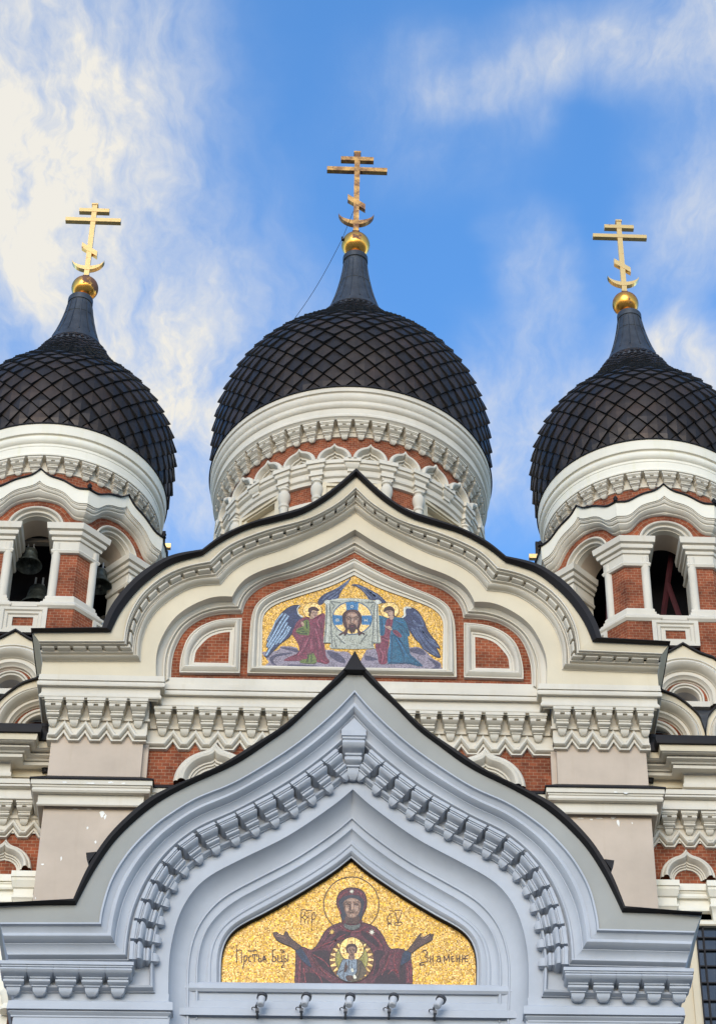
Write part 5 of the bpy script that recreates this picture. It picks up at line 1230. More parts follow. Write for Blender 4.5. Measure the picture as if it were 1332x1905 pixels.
def closed(P, n=6):
    out = []; m = len(P)
    for i in range(m):
        p0, p1, p2, p3 = P[i - 1], P[i], P[(i + 1) % m], P[(i + 2) % m]
        for k in range(n):
            t = k / n
            out.append(tuple(0.5 * ((2 * p1[j]) + (-p0[j] + p2[j]) * t + (2 * p0[j] - 5 * p1[j] + 4 * p2[j] - p3[j]) * t * t + (-p0[j] + 3 * p1[j] - 3 * p2[j] + p3[j]) * t ** 3) for j in (0, 1)))
    return out
class Mosaic:
    """flat figures of glass cubes, laid in thin courses on a panel"""
    def __init__(s, Y): s.Y = Y; s.k = 0
    def use(s, ox, oy, sc_): s.o = (ox, oy, sc_)
    def P(s, p, k): return at(s.o[0] + p[0] / s.o[2], s.o[1] + p[1] / s.o[2], s.Y - .0016 * k)
    def shape(s, name, mat, polys, parent, k, curve=False):
        b = MB()
        for p in polys: b.poly([s.P(q, k) for q in (closed(p) if curve else p)])
        return b.build(name, mat, parent, smooth_deg=None)
    def disc(s, name, mat, c, r, parent, k, ry=None, n=48):
        ry = ry or r
        return s.shape(name, mat, [[(c[0] + r * math.cos(2 * PI * i / n), c[1] + ry * math.sin(2 * PI * i / n)) for i in range(n)]], parent, k)
    def lines(s, name, mat, strokes, w, parent, k, soft=True):
        b = MB()
        for st in strokes:
            ww = w
            if isinstance(st, dict): ww = st['w']; st = st['p']
            q = catmull(st, max(6, 5 * len(st))) if (soft and len(st) > 2) else resample(st, max(2, len(st) * 3))
            L, R_ = [], []
            for i, p in enumerate(q):
                a, c = Vector(q[max(0, i - 1)]), Vector(q[min(len(q) - 1, i + 1)]); d = (c - a)
                if d.length < 1e-6: continue
                d.normalize(); nrm = Vector((-d.y, d.x)) * ww / 2; L.append((p[0] + nrm.x, p[1] + nrm.y)); R_.append((p[0] - nrm.x, p[1] - nrm.y))
            b.grid([[s.P(p, k) for p in L], [s.P(p, k) for p in R_]], uv=False)
        return b.build(name, mat, parent, smooth_deg=None)
    def ringline(s, name, mat, c, r, w, parent, k, a0=0, a1=360, ry=None):
        ry = ry or r; n = 60
        pts = [(c[0] + r * math.cos(math.radians(a0 + (a1 - a0) * i / n)), c[1] + ry * math.sin(math.radians(a0 + (a1 - a0) * i / n))) for i in range(n + 1)]
        return s.lines(name, mat, [pts], w, parent, k, soft=False)

# ---- porch mosaic: woman in a maroon veil with raised hands, child in a medallion
m = Mosaic(YB + .47)
pm = thing('mosaic', 'gold mosaic of a maroon-veiled woman with raised hands and a child medallion', 'mosaic', at(650, 1830, YB + .47))
b = MB(); b.poly([Vector((x * 1.01, m.Y, z + .01)) for x, z in R3[7:-7]]); b.build('gold_ground', T_GOLD, pm)
m.use(540, 1640, 6.0545)
U = lambda L: [((x - 540) * 6.0545, (y - 1640) * 6.0545) for x, y in L]       # full photo pixels to this drawing's units
halo = m.disc('halo', T_GOLD, (688, 265), 300, pm, 1); m.ringline('outline', T_LINE, (688, 265), 311, 10, halo, 1.6)
robe = [(590, 465), (540, 478), (500, 490), (440, 520), (385, 570), (350, 635), (315, 700), (285, 745), (240, 780), (200, 768), (150, 742), (115, 740), (70, 760), (62, 800), (62, 860), (58, 960), (55, 1060), (50, 1158), (1378, 1158)] + U([(766.5, 1800), (764.5, 1784), (757, 1772), (750, 1767)]) + [(1200, 760), (1140, 772), (1110, 745), (1080, 690), (1050, 625), (1015, 575), (975, 530), (920, 498), (860, 478), (800, 465)]
fig = m.shape('veiled_figure', T_MAROON, [robe], pm, 2)
m.lines('outline', T_LINE, [robe + [robe[0]]], 9, fig, 2.4, soft=False)
m.shape('robe_shadow', T_MAROOND, [[(250, 800), (420, 790), (440, 900), (470, 1000), (520, 1080), (380, 990), (300, 900)], [(160, 1040), (300, 1050), (420, 1120), (450, 1155), (180, 1155)], [(950, 790), (1060, 800), (1010, 900), (990, 1000), (930, 1080), (960, 930)], [(1000, 1060), (1120, 1000), (1200, 1080), (1220, 1155), (960, 1155)], [(560, 560), (680, 590), (640, 620), (520, 680), (420, 720), (500, 620)], [(800, 560), (940, 640), (1000, 740), (900, 690), (820, 620)], [(1230, 960), (1290, 940), (1300, 1155), (1240, 1155)]], fig, 3, True)
m.lines('robe_fold', T_RED, [[(110, 900), (95, 1150)], [(150, 980), (175, 1150)], [(230, 860), (330, 980), (470, 1100)], [(260, 830), (380, 900), (440, 970)], [(250, 1000), (330, 1080), (360, 1150)], [(290, 760), (420, 700), (600, 640)], [(560, 500), (640, 560), (760, 570), (860, 510)], [(1180, 800), (1170, 900), (1200, 1040)], [(1130, 820), (1090, 930), (1030, 1060)], [(1320, 960), (1335, 1150)], [(1360, 930), (1365, 1150)], [(1100, 1050), (1160, 1000), (1220, 1040)], [(620, 600), (520, 660), (430, 760)], [(850, 560), (960, 640), (1040, 740)]], 11, fig, 4)
m.lines('robe_fold', T_LINE, [[(130, 880), (128, 1150)], [(205, 960), (240, 1150)], [(240, 850), (300, 950), (400, 1060)], [(610, 640), (700, 560), (800, 500)], [(1100, 810), (1060, 930), (1000, 1040)], [(1260, 960), (1262, 1150)], [(480, 540), (430, 620), (330, 760)], [(900, 520), (990, 620), (1060, 760)]], 8, fig, 4.3)
veil = m.shape('veil', T_MAROON, [[(600, 480), (578, 420), (552, 330), (524, 265), (528, 190), (568, 120), (640, 82), (700, 76), (770, 86), (830, 130), (858, 200), (858, 290), (828, 360), (806, 420), (800, 480)]], fig, 3.5, True)
m.lines('outline', T_LINE, [[(600, 480), (578, 420), (552, 330), (524, 265), (528, 190), (568, 120), (640, 82), (700, 76), (770, 86), (830, 130), (858, 200), (858, 290), (828, 360), (806, 420), (800, 480)]], 10, veil, 4)
m.shape('cap', T_CAP, [[(600, 440), (572, 350), (545, 260), (556, 205), (620, 170), (700, 155), (775, 172), (826, 212), (834, 262), (812, 350), (790, 440)]], veil, 4.4, True)
m.lines('veil_fold', T_RED, [[(560, 200), (590, 150), (650, 115)], [(760, 110), (810, 160)], [(545, 290), (570, 370)]], 12, veil, 4.6)
m.shape('collar', T_CLOTHD, [[(612, 480), (650, 495), (700, 500), (760, 490), (785, 478), (780, 520), (740, 545), (690, 552), (640, 540), (608, 510)]], veil, 4.8, True)
face = m.shape('face', T_FLESH, [[(600, 240), (640, 203), (695, 190), (750, 203), (790, 240), (792, 300), (778, 350), (748, 394), (698, 416), (650, 400), (618, 352), (603, 300)]], fig, 5.2, True)
m.shape('neck', T_FLESHD, [[(634, 380), (762, 380), (776, 470), (698, 484), (622, 468)]], fig, 5.0, True)
m.shape('face_shadow', T_FLESHD, [[(602, 250), (616, 246), (618, 320), (640, 380), (620, 352), (604, 300)]], face, 5.6, True)
m.shape('face_shadow', T_FLESHD, [[(668, 262), (684, 262), (682, 322), (668, 326)]], face, 5.6, True)
m.shape('face_light', T_FLESHL, [[(650, 208), (745, 208), (752, 230), (646, 230)]], face, 5.6, True)
m.shape('face_light', T_FLESHL, [[(688, 246), (708, 246), (708, 322), (690, 328)]], face, 5.9, True)
m.shape('face_light', T_FLESHL, [[(626, 292), (660, 292), (656, 334), (634, 336)]], face, 5.6, True)
m.shape('face_light', T_FLESHL, [[(724, 290), (768, 286), (758, 332), (730, 334)]], face, 5.6, True)
m.shape('face_light', T_FLESHL, [[(668, 376), (726, 376), (714, 402), (682, 402)]], face, 5.6, True)
m.lines('features', T_LINE, [[(614, 244), (645, 234), (676, 245)], [(714, 245), (745, 234), (778, 243)], {'p': [(626, 263), (646, 258), (666, 264)], 'w': 11}, {'p': [(722, 264), (744, 258), (766, 262)], 'w': 11}, [(672, 322), (688, 332), (710, 323)], {'p': [(668, 356), (690, 352), (716, 356)], 'w': 8}], 5, face, 6.3)
for nm, pts in (('hand', U([(549, 1768), (541, 1762), (527, 1756.5), (515, 1750), (509, 1741), (507.7, 1735.5), (511, 1736), (514.5, 1734), (518, 1738), (523, 1740.5), (529.5, 1741.3), (529, 1737), (531, 1734), (535, 1735.2), (537.5, 1742.5), (543, 1748), (550, 1754), (560, 1761), (556, 1768)])),
                ('hand', U([(767, 1758), (772, 1751), (777, 1743.7), (782.6, 1736.5), (783.6, 1739), (780.5, 1744.5), (785, 1745), (790.5, 1743.7), (796, 1740.5), (801.3, 1737), (802, 1739), (799, 1742.5), (806.7, 1738.3), (806, 1741.3), (802, 1746.6), (805.5, 1746), (803.7, 1749.7), (795.3, 1754.5), (780, 1763), (766, 1774), (757, 1770)]))):
    h = m.shape(nm, T_FLESHD, [pts], fig, 5); m.lines('outline', T_LINE, [pts + [pts[0]]], 8, h, 5.4, soft=False)
    cxm = sum(p[0] for p in pts) / len(pts); cym = sum(p[1] for p in pts) / len(pts)
    m.lines('finger_light', T_FLESH, [[((p[0] * .75 + cxm * .25), (p[1] * .75 + cym * .25)), (cxm, cym)] for p in (pts[4], pts[6], pts[len(pts) // 2])], 9, h, 5.7, soft=False)
m.shape('sleeve', T_BLUE, [[(40, 740), (90, 725), (150, 790), (215, 900), (238, 975), (170, 932), (105, 862), (60, 790)], U([(757, 1769), (765, 1774), (763, 1786), (752, 1794), (745, 1797), (747, 1784), (750, 1774)])], fig, 4.6, True)
m.lines('sleeve_fold', T_NAVY, [[(100, 760), (170, 850), (215, 950)], [(80, 780), (130, 860), (180, 920)], U([(758, 1776), (752, 1786), (748, 1794)])], 9, fig, 5)
def star(c, r): return [(c[0] + (r if i % 2 == 0 else r * .38) * math.cos(PI * i / 8), c[1] + (r if i % 2 == 0 else r * .38) * math.sin(PI * i / 8)) for i in range(16)]
m.shape('star', T_PALEGOLD, [star((468, 573), 34)], fig, 5); m.shape('star', T_WHITE, [star((918, 578), 38)], fig, 5); m.shape('star', T_WHITE, [star((692, 118), 30)], fig, 6)
# medallion
md = m.disc('child_medallion', T_BROWN, (692, 893), 252, pm, 5, 248); m.ringline('outline', T_LINE, (692, 893), 252, 10, md, 5.4, ry=248)
rays = []
for i in range(22):
    a = 2 * PI * i / 22; w_ = .085; rays.append([(692 + 245 * math.cos(a - w_ * .3), 890 + 240 * math.sin(a - w_ * .3)), (692 + 245 * math.cos(a + w_ * .3), 890 + 240 * math.sin(a + w_ * .3)), (692 + 175 * math.cos(a + w_ * 1.5), 885 + 175 * math.sin(a + w_ * 1.5)), (692 + 175 * math.cos(a - w_ * 1.5), 885 + 175 * math.sin(a - w_ * 1.5))])
m.shape('ray', T_PALEGOLD, rays, md, 5.8)
m.disc('inner_disc', T_OCHRE, (692, 880), 185, md, 6.2)
m.ringline('outline', T_LINE, (692, 880), 185, 6, md, 6.4)
ch_ = m.disc('child_halo', T_PALEGOLD, (692, 768), 136, md, 6.8); m.ringline('outline', T_LINE, (692, 768), 136, 9, ch_, 7.1)
m.lines('halo_cross', T_BROWN, [[(652, 640), (655, 720)], [(732, 640), (729, 720)], [(562, 742), (640, 745)], [(562, 815), (640, 812)], [(822, 742), (744, 745)], [(822, 815), (744, 812)], [(676, 676), (706, 676)], [(682, 676), (682, 700)], [(700, 676), (700, 700)], [(594, 764), (594, 792), (606, 792), (606, 764), (594, 764)], [(780, 764), (780, 792)], [(796, 764), (796, 792)], [(780, 778), (796, 778)]], 6, ch_, 7.1, soft=False)
cb_ = m.shape('child_figure', T_GREYBLUE, [[(640, 880), (596, 884), (570, 930), (545, 990), (520, 1050), (560, 1095), (620, 1125), (690, 1138), (740, 1120), (760, 1000), (752, 880)]], md, 7.4)
m.shape('mantle', T_DRAB, [[(752, 878), (800, 900), (830, 950), (862, 1010), (850, 1050), (810, 1090), (750, 1125), (700, 1138), (640, 1125), (700, 1080), (748, 1030)]], cb_, 7.7)
m.lines('outline', T_LINE, [[(640, 880), (596, 884), (570, 930), (545, 990), (520, 1050)], [(752, 880), (750, 1030), (700, 1080)], [(800, 900), (862, 1010)], [(620, 930), (612, 990), (600, 1050), (604, 1110)], [(660, 900), (664, 1000)], [(790, 930), (780, 1030), (760, 1090)], [(540, 1030), (600, 1000)], [(690, 930), (700, 1010)]], 7, cb_, 8)
m.shape('child_hand', T_FLESHD, [[(606, 1010), (612, 960), (625, 915), (636, 905), (634, 945), (652, 958), (640, 1000), (620, 1030)], [(630, 1070), (690, 1064), (710, 1090), (690, 1124), (640, 1118)]], cb_, 8.2, True)
m.shape('scroll_end', T_WHITE, [[(684, 990), (704, 985), (716, 1010), (708, 1028), (690, 1022)]], cb_, 8.4, True)
m.shape('scroll', T_WHITE, [[(708, 1062), (728, 1058), (746, 1085), (736, 1104), (716, 1100)]], cb_, 8.4, True)
chd = m.shape('hair', T_HAIR, [[(636, 800), (626, 752), (650, 715), (692, 704), (735, 716), (757, 755), (748, 800), (730, 812), (650, 812)]], cb_, 8.2, True)
m.shape('child_face', T_FLESH, [[(648, 770), (655, 748), (692, 738), (728, 748), (736, 772), (728, 815), (715, 838), (692, 850), (668, 838), (654, 812)], [(666, 830), (718, 830), (726, 872), (692, 888), (654, 872)]], cb_, 8.6, True)
m.lines('features', T_LINE, [[(656, 772), (682, 774)], [(702, 774), (730, 772)], [(660, 784), (678, 784)], [(706, 784), (724, 784)], [(690, 778), (686, 808), (700, 810)], [(678, 826), (706, 826)]], 6, cb_, 9)
# lettering
lt_ = m.lines('lettering', T_INK, [[(125, 350), (122, 490)], [(205, 350), (203, 490)], [(165, 345), (165, 380)], [(165, 380), (140, 408), (165, 435), (190, 408), (165, 380)], [(165, 435), (165, 480)], [(125, 410), (140, 408)], [(190, 408), (205, 410)], [(262, 350), (240, 400), (262, 435), (288, 405), (262, 350)], [(244, 400), (240, 570)], [(120, 330), (150, 322), (200, 330), (250, 330)]], 9, pm, 1.6)
m.lines('lettering', T_INK, [[(1118, 365), (1092, 430), (1118, 485), (1142, 430), (1118, 365)], [(1092, 500), (1118, 470), (1145, 495)], [(1180, 350), (1215, 460)], [(1252, 350), (1215, 460)], [(1180, 470), (1252, 466), (1250, 494), (1180, 496), (1180, 470)], [(1120, 332), (1150, 338), (1200, 332), (1255, 326)]], 9, pm, 1.6)
m.use(410, 1680, 8.88)
m.lines('lettering', T_INK, [[(270, 760), (268, 985)], [(268, 785), (355, 785)], [(350, 785), (350, 985)], {'p': [(255, 985), (285, 985)], 'w': 14}, {'p': [(338, 985), (365, 985)], 'w': 14},
    [(395, 890), (388, 1000), (370, 1095)], [(395, 900), (425, 880), (440, 915), (425, 965), (392, 975)],
    [(505, 895), (475, 905), (465, 940), (480, 975), (510, 970)],
    [(525, 860), (610, 860)], [(565, 860), (565, 985)], [(535, 870), (535, 900)], [(600, 870), (600, 900)],
    [(635, 870), (635, 985)], [(635, 920), (670, 930), (670, 975), (635, 980)],
    [(690, 980), (725, 880), (765, 980)], [(725, 880), (726, 985)], [(705, 940), (750, 940)], [(450, 795), (520, 805), (560, 795), (610, 800)],
    [(925, 780), (860, 790)], [(862, 785), (865, 980)], [(865, 890), (910, 905), (918, 960), (866, 980)],
    [(950, 870), (955, 975), (1035, 975), (1040, 1030), (1005, 1055), (1030, 1075), (1000, 1075)], [(1010, 860), (1012, 975)],
    [(1055, 870), (1058, 980)], [(1058, 925), (1090, 935), (1090, 975), (1058, 980)], [(1118, 850), (1120, 985)], [(985, 800), (1010, 780), (1060, 820), (1000, 815)]], 17, pm, 1.6)
m.use(740, 1680, 8.325)
m.lines('lettering', T_INK, [[(375, 775), (400, 745), (440, 745), (455, 790), (420, 840), (460, 850), (460, 910), (415, 925)], [(415, 925), (350, 940), (365, 975), (400, 960), (425, 990)], [(345, 940), (345, 985)],
    [(505, 820), (505, 925)], [(545, 815), (545, 930)], [(505, 880), (545, 870)], [(612, 850), (640, 832), (658, 850), (662, 928)], [(660, 880), (630, 872), (606, 892), (616, 920), (640, 920), (660, 895)],
    [(716, 922), (718, 825)], [(718, 825), (752, 900)], [(752, 900), (790, 815)], [(792, 800), (795, 925)],
    [(870, 825), (840, 840), (832, 880), (845, 920), (880, 912)], [(838, 875), (870, 870)], [(912, 815), (912, 925)], [(955, 815), (955, 925)], [(912, 880), (955, 865)],
    [(1000, 815), (1000, 925)], [(1000, 872), (1040, 868)], [(1095, 825), (1050, 832), (1038, 875), (1050, 915), (1085, 912)], [(1042, 870), (1080, 868)]], 16, pm, 1.6)

# ---- gable mosaic: face on a cloth held by two winged figures
m = Mosaic(.012)
gm = thing('mosaic', 'gold mosaic of a bearded face on a cloth held by two winged figures', 'mosaic', at(656, 1240, .012))
b = MB(); b.poly([Vector((x * 1.01, m.Y, z)) for x, z in F5c]); b.build('gold_ground', T_GOLD, gm)
m.use(485, 1100, 8.0727); V = lambda L, ox, oy, s_: [((ox + x / s_ - m.o[0]) * m.o[2], (oy + y / s_ - m.o[1]) * m.o[2]) for x, y in L]
cld = m.shape('cloud', T_MAUVE, [[(30, 915), (200, 905), (290, 860), (300, 830), (440, 830), (545, 850), (600, 900), (1040, 880), (1130, 905), (1330, 930), (1330, 1145), (160, 1145), (120, 1060), (30, 950)]], gm, 1, True)
m.shape('cloud', T_MAUVE, [V([(100, 960), (300, 940), (740, 930), (830, 920), (930, 950), (1010, 1010), (1110, 1110), (1230, 1180), (1250, 1260), (1180, 1295), (0, 1295), (0, 1000)], 680, 1100, 8.88)], gm, 1, True)
for cs_ in ([[(130, 1010), (200, 960), (330, 930), (480, 925), (380, 960), (230, 990), (190, 1060), (260, 1130), (170, 1090)], [(290, 850), (420, 845), (560, 880), (540, 920), (430, 890)], [(1000, 900), (1150, 930), (1250, 1010), (1270, 1080), (1160, 1060), (1040, 980)], [(430, 1100), (640, 1110), (860, 1120), (640, 1142), (430, 1142)], V([(740, 950), (900, 945), (990, 1020), (960, 1060), (760, 1010)], 680, 1100, 8.88), V([(1030, 1110), (1150, 1150), (1240, 1220), (1180, 1290), (1060, 1290), (1150, 1230)], 680, 1100, 8.88), V([(0, 1070), (120, 1090), (200, 1130), (100, 1150), (0, 1140)], 680, 1100, 8.88)]): m.shape('cloud_shadow', T_MAUVED, [cs_], gm, 1.5, True)
def wing(name, outline, feathers, light, dark_, parent, k, dk):
    w_ = m.shape(name, dk, [outline], parent, k, True); m.lines('feather', light, feathers, 30, w_, k + .4); m.lines('feather_edge', dark_, [[(x + 10, y + 14) for x, y in f] for f in feathers], 7, w_, k + .8)
    m.lines('outline', T_LINE, [outline + [outline[0]]], 8, w_, k + .9); return w_
# left figure
lf = m.shape('winged_figure', T_ROSE, [[(620, 410), (700, 385), (760, 400), (860, 360), (940, 330), (970, 380), (960, 500), (945, 700), (965, 850), (985, 980), (1035, 1060), (980, 1095), (900, 1075), (800, 1060), (600, 1045), (360, 1045), (400, 1000), (500, 960), (580, 900), (560, 800), (520, 720), (470, 640), (500, 560), (540, 470)]], gm, 4, True)
wing('wing', [(640, 385), (575, 340), (560, 270), (600, 215), (540, 208), (470, 220), (400, 255), (320, 320), (250, 410), (220, 500), (160, 620), (90, 740), (100, 760), (80, 830), (110, 860), (65, 975), (105, 990), (190, 900), (300, 790), (420, 700), (480, 620), (500, 560), (600, 430)], [[(330, 330), (240, 440), (180, 580), (100, 740)], [(380, 340), (290, 480), (200, 640), (90, 830)], [(420, 370), (330, 500), (240, 660), (110, 850)], [(400, 470), (300, 640), (150, 860), (80, 970)], [(420, 520), (350, 650), (220, 800)], [(450, 540), (380, 660), (280, 780)]], T_PALEBLUE, T_NAVY, lf, 3, T_NAVY)
m.shape('wing_lining', T_CLOTHL, [[(600, 215), (560, 262), (575, 335), (640, 382), (612, 392), (560, 345), (545, 270), (572, 222)]], lf, 4, True)
m.shape('upper_wing', T_NAVY, [V([(10, 480), (60, 390), (160, 320), (330, 240), (480, 140), (600, 45), (560, 120), (470, 230), (400, 340), (370, 410), (200, 450), (140, 480), (60, 530)], 590, 1070, 9.514)], gm, 2, True)
m.lines('feather', T_FEATHER, [V(l, 590, 1070, 9.514) for l in ([(90, 440), (200, 350), (330, 290)], [(200, 420), (300, 350), (380, 290)], [(250, 430), (330, 390), (370, 350)], [(330, 250), (450, 180), (570, 80)], [(400, 270), (480, 200), (560, 110)])], 18, gm, 2.5)
m.shape('upper_wing', T_NAVY, [V([(600, 175), (700, 160), (820, 200), (960, 270), (1080, 340), (1160, 410), (1220, 480), (1130, 500), (1060, 450), (930, 440), (880, 380), (800, 280), (700, 210)], 590, 1070, 9.514)], gm, 2, True)
m.lines('feather', T_FEATHER, [V(l, 590, 1070, 9.514) for l in ([(700, 180), (820, 230), (940, 310), (1040, 380)], [(780, 240), (880, 330), (960, 410)], [(940, 290), (1060, 360), (1150, 430)], [(860, 240), (960, 320), (1060, 400)])], 18, gm, 2.5)
m.shape('tunic', T_GREEN, [[(640, 450), (720, 440), (730, 640), (660, 660), (560, 640), (530, 600), (560, 560), (640, 520)]], lf, 4.6, True)
m.shape('tunic_hem', T_GREEN, [[(700, 950), (790, 930), (830, 1080), (600, 1075), (620, 1030), (700, 1010)]], lf, 4.6, True)
m.lines('tunic_fold', T_GREEND, [[(540, 620), (620, 640), (700, 640)], [(560, 580), (640, 560)], [(760, 940), (760, 1070)], [(720, 960), (700, 1060)], [(690, 450), (700, 560)], [(600, 600), (660, 610)]], 16, lf, 5)
m.lines('robe_fold', T_ROSED, [[(860, 380), (900, 500), (930, 640)], [(780, 480), (860, 520), (800, 640), (850, 800), (860, 1000)], [(930, 420), (900, 640), (920, 800), (960, 1000)], [(660, 680), (620, 800), (560, 930), (460, 1010)], [(740, 700), (680, 850), (600, 980)], [(790, 720), (800, 900), (700, 960)], [(560, 740), (600, 800)], [(520, 560), (600, 470), (680, 420)]], 15, lf, 5)
m.lines('robe_light', T_ROSEL, [[(720, 700), (640, 860), (560, 960)], [(760, 720), (760, 880)], [(890, 400), (850, 470), (890, 560)], [(600, 680), (680, 670)], [(820, 560), (870, 720), (890, 860)], [(900, 1040), (980, 1080)]], 15, lf, 5.2)
hl = m.disc('halo', T_PALEGOLD, (778, 292), 140, lf, 3.6, 118); m.ringline('outline', T_LINE, (778, 292), 142, 7, hl, 4, ry=120)
m.shape('hair', T_HAIR, [[(712, 300), (720, 260), (760, 236), (810, 234), (860, 260), (878, 295), (850, 300), (790, 285), (760, 320), (745, 380), (716, 360), (730, 330)]], lf, 5, True)
m.shape('face', T_FLESHL, [[(772, 292), (850, 300), (858, 330), (845, 372), (815, 385), (790, 410), (740, 418), (752, 370), (762, 330)]], lf, 5.3, True)
m.lines('features', T_HAIR, [[(778, 318), (806, 318)], [(826, 318), (850, 316)], [(814, 322), (822, 350), (812, 354)], [(806, 372), (830, 370)]], 8, lf, 5.7)
m.shape('hand', T_FLESHL, [[(606, 455), (640, 470), (652, 500), (640, 530), (610, 500)]], lf, 5.4, True)
# right figure
W_ = lambda L: V(L, 680, 1100, 8.88)
rf = m.shape('winged_figure', T_TEAL, [W_([(215, 415), (270, 410), (350, 440), (480, 430), (600, 440), (660, 500), (700, 600), (735, 720), (700, 760), (720, 900), (740, 1040), (830, 1120), (940, 1230), (880, 1240), (700, 1200), (400, 1200), (370, 1190), (360, 1050), (390, 900), (400, 760), (250, 735), (230, 600)])], gm, 4, True)
wing('wing', W_([(590, 440), (640, 380), (635, 300), (680, 262), (760, 270), (840, 310), (910, 390), (970, 500), (1010, 610), (1060, 700), (1130, 790), (1170, 840), (1225, 930), (1215, 955), (1170, 930), (1235, 1070), (1220, 1100), (1150, 1080), (1050, 1000), (960, 960), (900, 870), (830, 800), (770, 720), (710, 620), (660, 500)]), [W_(l) for l in ([(800, 340), (900, 430), (960, 560)], [(780, 480), (860, 560), (960, 580)], [(840, 600), (920, 740), (1040, 900), (1200, 1070)], [(900, 600), (1000, 740), (1140, 840)], [(930, 640), (1040, 800), (1200, 930)], [(800, 620), (880, 780), (980, 950), (1140, 1060)], [(760, 600), (830, 740), (920, 880)])], T_FEATHER, T_NAVY, rf, 3, T_NAVY)
m.shape('wing_lining', T_CLOTHL, [W_([(585, 440), (630, 400), (625, 300), (660, 255), (740, 262), (750, 285), (680, 285), (660, 330), (665, 400), (620, 440)])], rf, 4, True)
m.shape('tunic', T_ROSE, [W_([(360, 460), (450, 470), (440, 560), (420, 640), (400, 760), (380, 920), (360, 1050), (350, 1190), (230, 1195), (200, 1060), (160, 880), (250, 850), (250, 745), (310, 720), (330, 560)])], rf, 4.6, True)
m.shape('cuff', T_ROSE, [W_([(450, 650), (520, 650), (600, 740), (560, 765), (470, 700)])], rf, 4.6, True)
m.lines('tunic_fold', T_ROSED, [W_(l) for l in ([(270, 760), (380, 800)], [(270, 820), (380, 860), (330, 930)], [(200, 920), (260, 1000), (240, 1180)], [(280, 940), (330, 1040), (290, 1180)], [(340, 940), (350, 1160)], [(400, 480), (370, 600), (360, 720)], [(480, 670), (560, 740)])], 15, rf, 5)
m.lines('tunic_light', T_ROSEL, [W_(l) for l in ([(290, 780), (390, 830)], [(230, 940), (290, 1060), (270, 1180)], [(310, 960), (340, 1100)], [(350, 640), (350, 720)])], 13, rf, 5.2)
m.lines('robe_fold', T_TEALD, [W_(l) for l in ([(480, 470), (560, 540), (640, 600), (710, 720)], [(450, 700), (560, 800), (660, 960), (740, 1080), (900, 1210)], [(430, 720), (440, 900), (420, 1170)], [(480, 760), (560, 900), (620, 1060), (640, 1180)], [(540, 780), (640, 900)], [(560, 620), (640, 720)], [(260, 460), (270, 600), (260, 720)], [(650, 1180), (800, 1200), (930, 1230)], [(400, 1180), (640, 1190)])], 13, rf, 5)
m.lines('robe_light', T_CROSSBLUE, [W_(l) for l in ([(500, 480), (560, 500), (620, 520)], [(410, 740), (400, 950), (390, 1150)], [(520, 780), (600, 920), (680, 1080)], [(300, 460), (310, 600)])], 12, rf, 5.2)
hl = m.disc('halo', T_PALEGOLD, W_([(397, 315)])[0], 140, rf, 3.6, 118); m.ringline('outline', T_LINE, W_([(397, 315)])[0], 142, 7, hl, 4, ry=120)
m.shape('hair', T_HAIR, [W_([(295, 325), (320, 275), (380, 248), (440, 258), (478, 310), (478, 380), (490, 420), (460, 425), (450, 350), (430, 320), (350, 320), (310, 345)])], rf, 5, True)
m.shape('face', T_FLESHL, [W_([(330, 330), (400, 318), (450, 335), (455, 400), (470, 430), (440, 470), (400, 460), (385, 420), (370, 405), (372, 370), (345, 360)])], rf, 5.3, True)
m.lines('features', T_HAIR, [W_(l) for l in ([(335, 348), (360, 345)], [(378, 345), (410, 338)], [(368, 345), (372, 385), (384, 388)], [(380, 402), (400, 400)])], 8, rf, 5.7)
m.shape('hand', T_FLESHL, [W_([(310, 560), (350, 580), (400, 575), (440, 620), (420, 650), (370, 620), (330, 595)])], rf, 5.4, True)
# cloth with the face
C_ = lambda L: V(L, 590, 1070, 9.514)
cl = m.shape('cloth', T_CLOTH, [C_([(200, 450), (370, 412), (640, 408), (900, 430), (1040, 460), (1080, 500), (1090, 700), (1110, 1000), (1130, 1190), (1050, 1215), (985, 1200), (1020, 1300), (640, 1312), (250, 1300), (215, 1260), (250, 1200), (110, 1200), (140, 900), (150, 500)])], gm, 6)
m.lines('cloth_fold', T_CLOTHD, [C_(l) for l in ([(180, 490), (170, 700), (150, 1000), (130, 1190)], [(215, 500), (240, 700), (250, 1000), (270, 1270)], [(230, 470), (300, 540), (270, 600)], [(240, 465), (420, 490)], [(1030, 490), (1000, 700), (990, 1000), (970, 1260)], [(1060, 500), (1060, 800), (1070, 1180)], [(1020, 480), (850, 490)], [(1000, 510), (940, 580)], [(330, 1060), (420, 1160), (500, 1220)], [(880, 1060), (800, 1150), (760, 1220)], [(300, 1120), (340, 1290)], [(120, 1200), (250, 1200)], [(985, 1200), (1120, 1205)])], 15, cl, 6.4)
m.lines('cloth_light', T_CLOTHL, [C_(l) for l in ([(195, 520), (195, 760), (180, 1180)], [(1040, 520), (1040, 900), (1045, 1180)], [(400, 1080), (500, 1200)], [(260, 440), (600, 430), (900, 450)])], 13, cl, 6.6)
m.shape('knot', T_CLOTHL, [C_([(120, 480), (160, 440), (210, 450), (215, 500), (170, 520)]), C_([(1020, 450), (1090, 440), (1140, 490), (1090, 510), (1040, 500)])], cl, 6.8, True)
cc, cr = C_([(622, 760)])[0], 345 * 8.0727 / 9.514
hl = m.disc('halo', T_PALEGOLD, cc, cr, cl, 7, cr * .83); m.ringline('outline', T_CROSSBLUE, cc, cr, 9, hl, 7.3, ry=cr * .83); m.ringline('outline', T_LINE, cc, cr + 7, 6, hl, 7.2, ry=cr * .83 + 7)
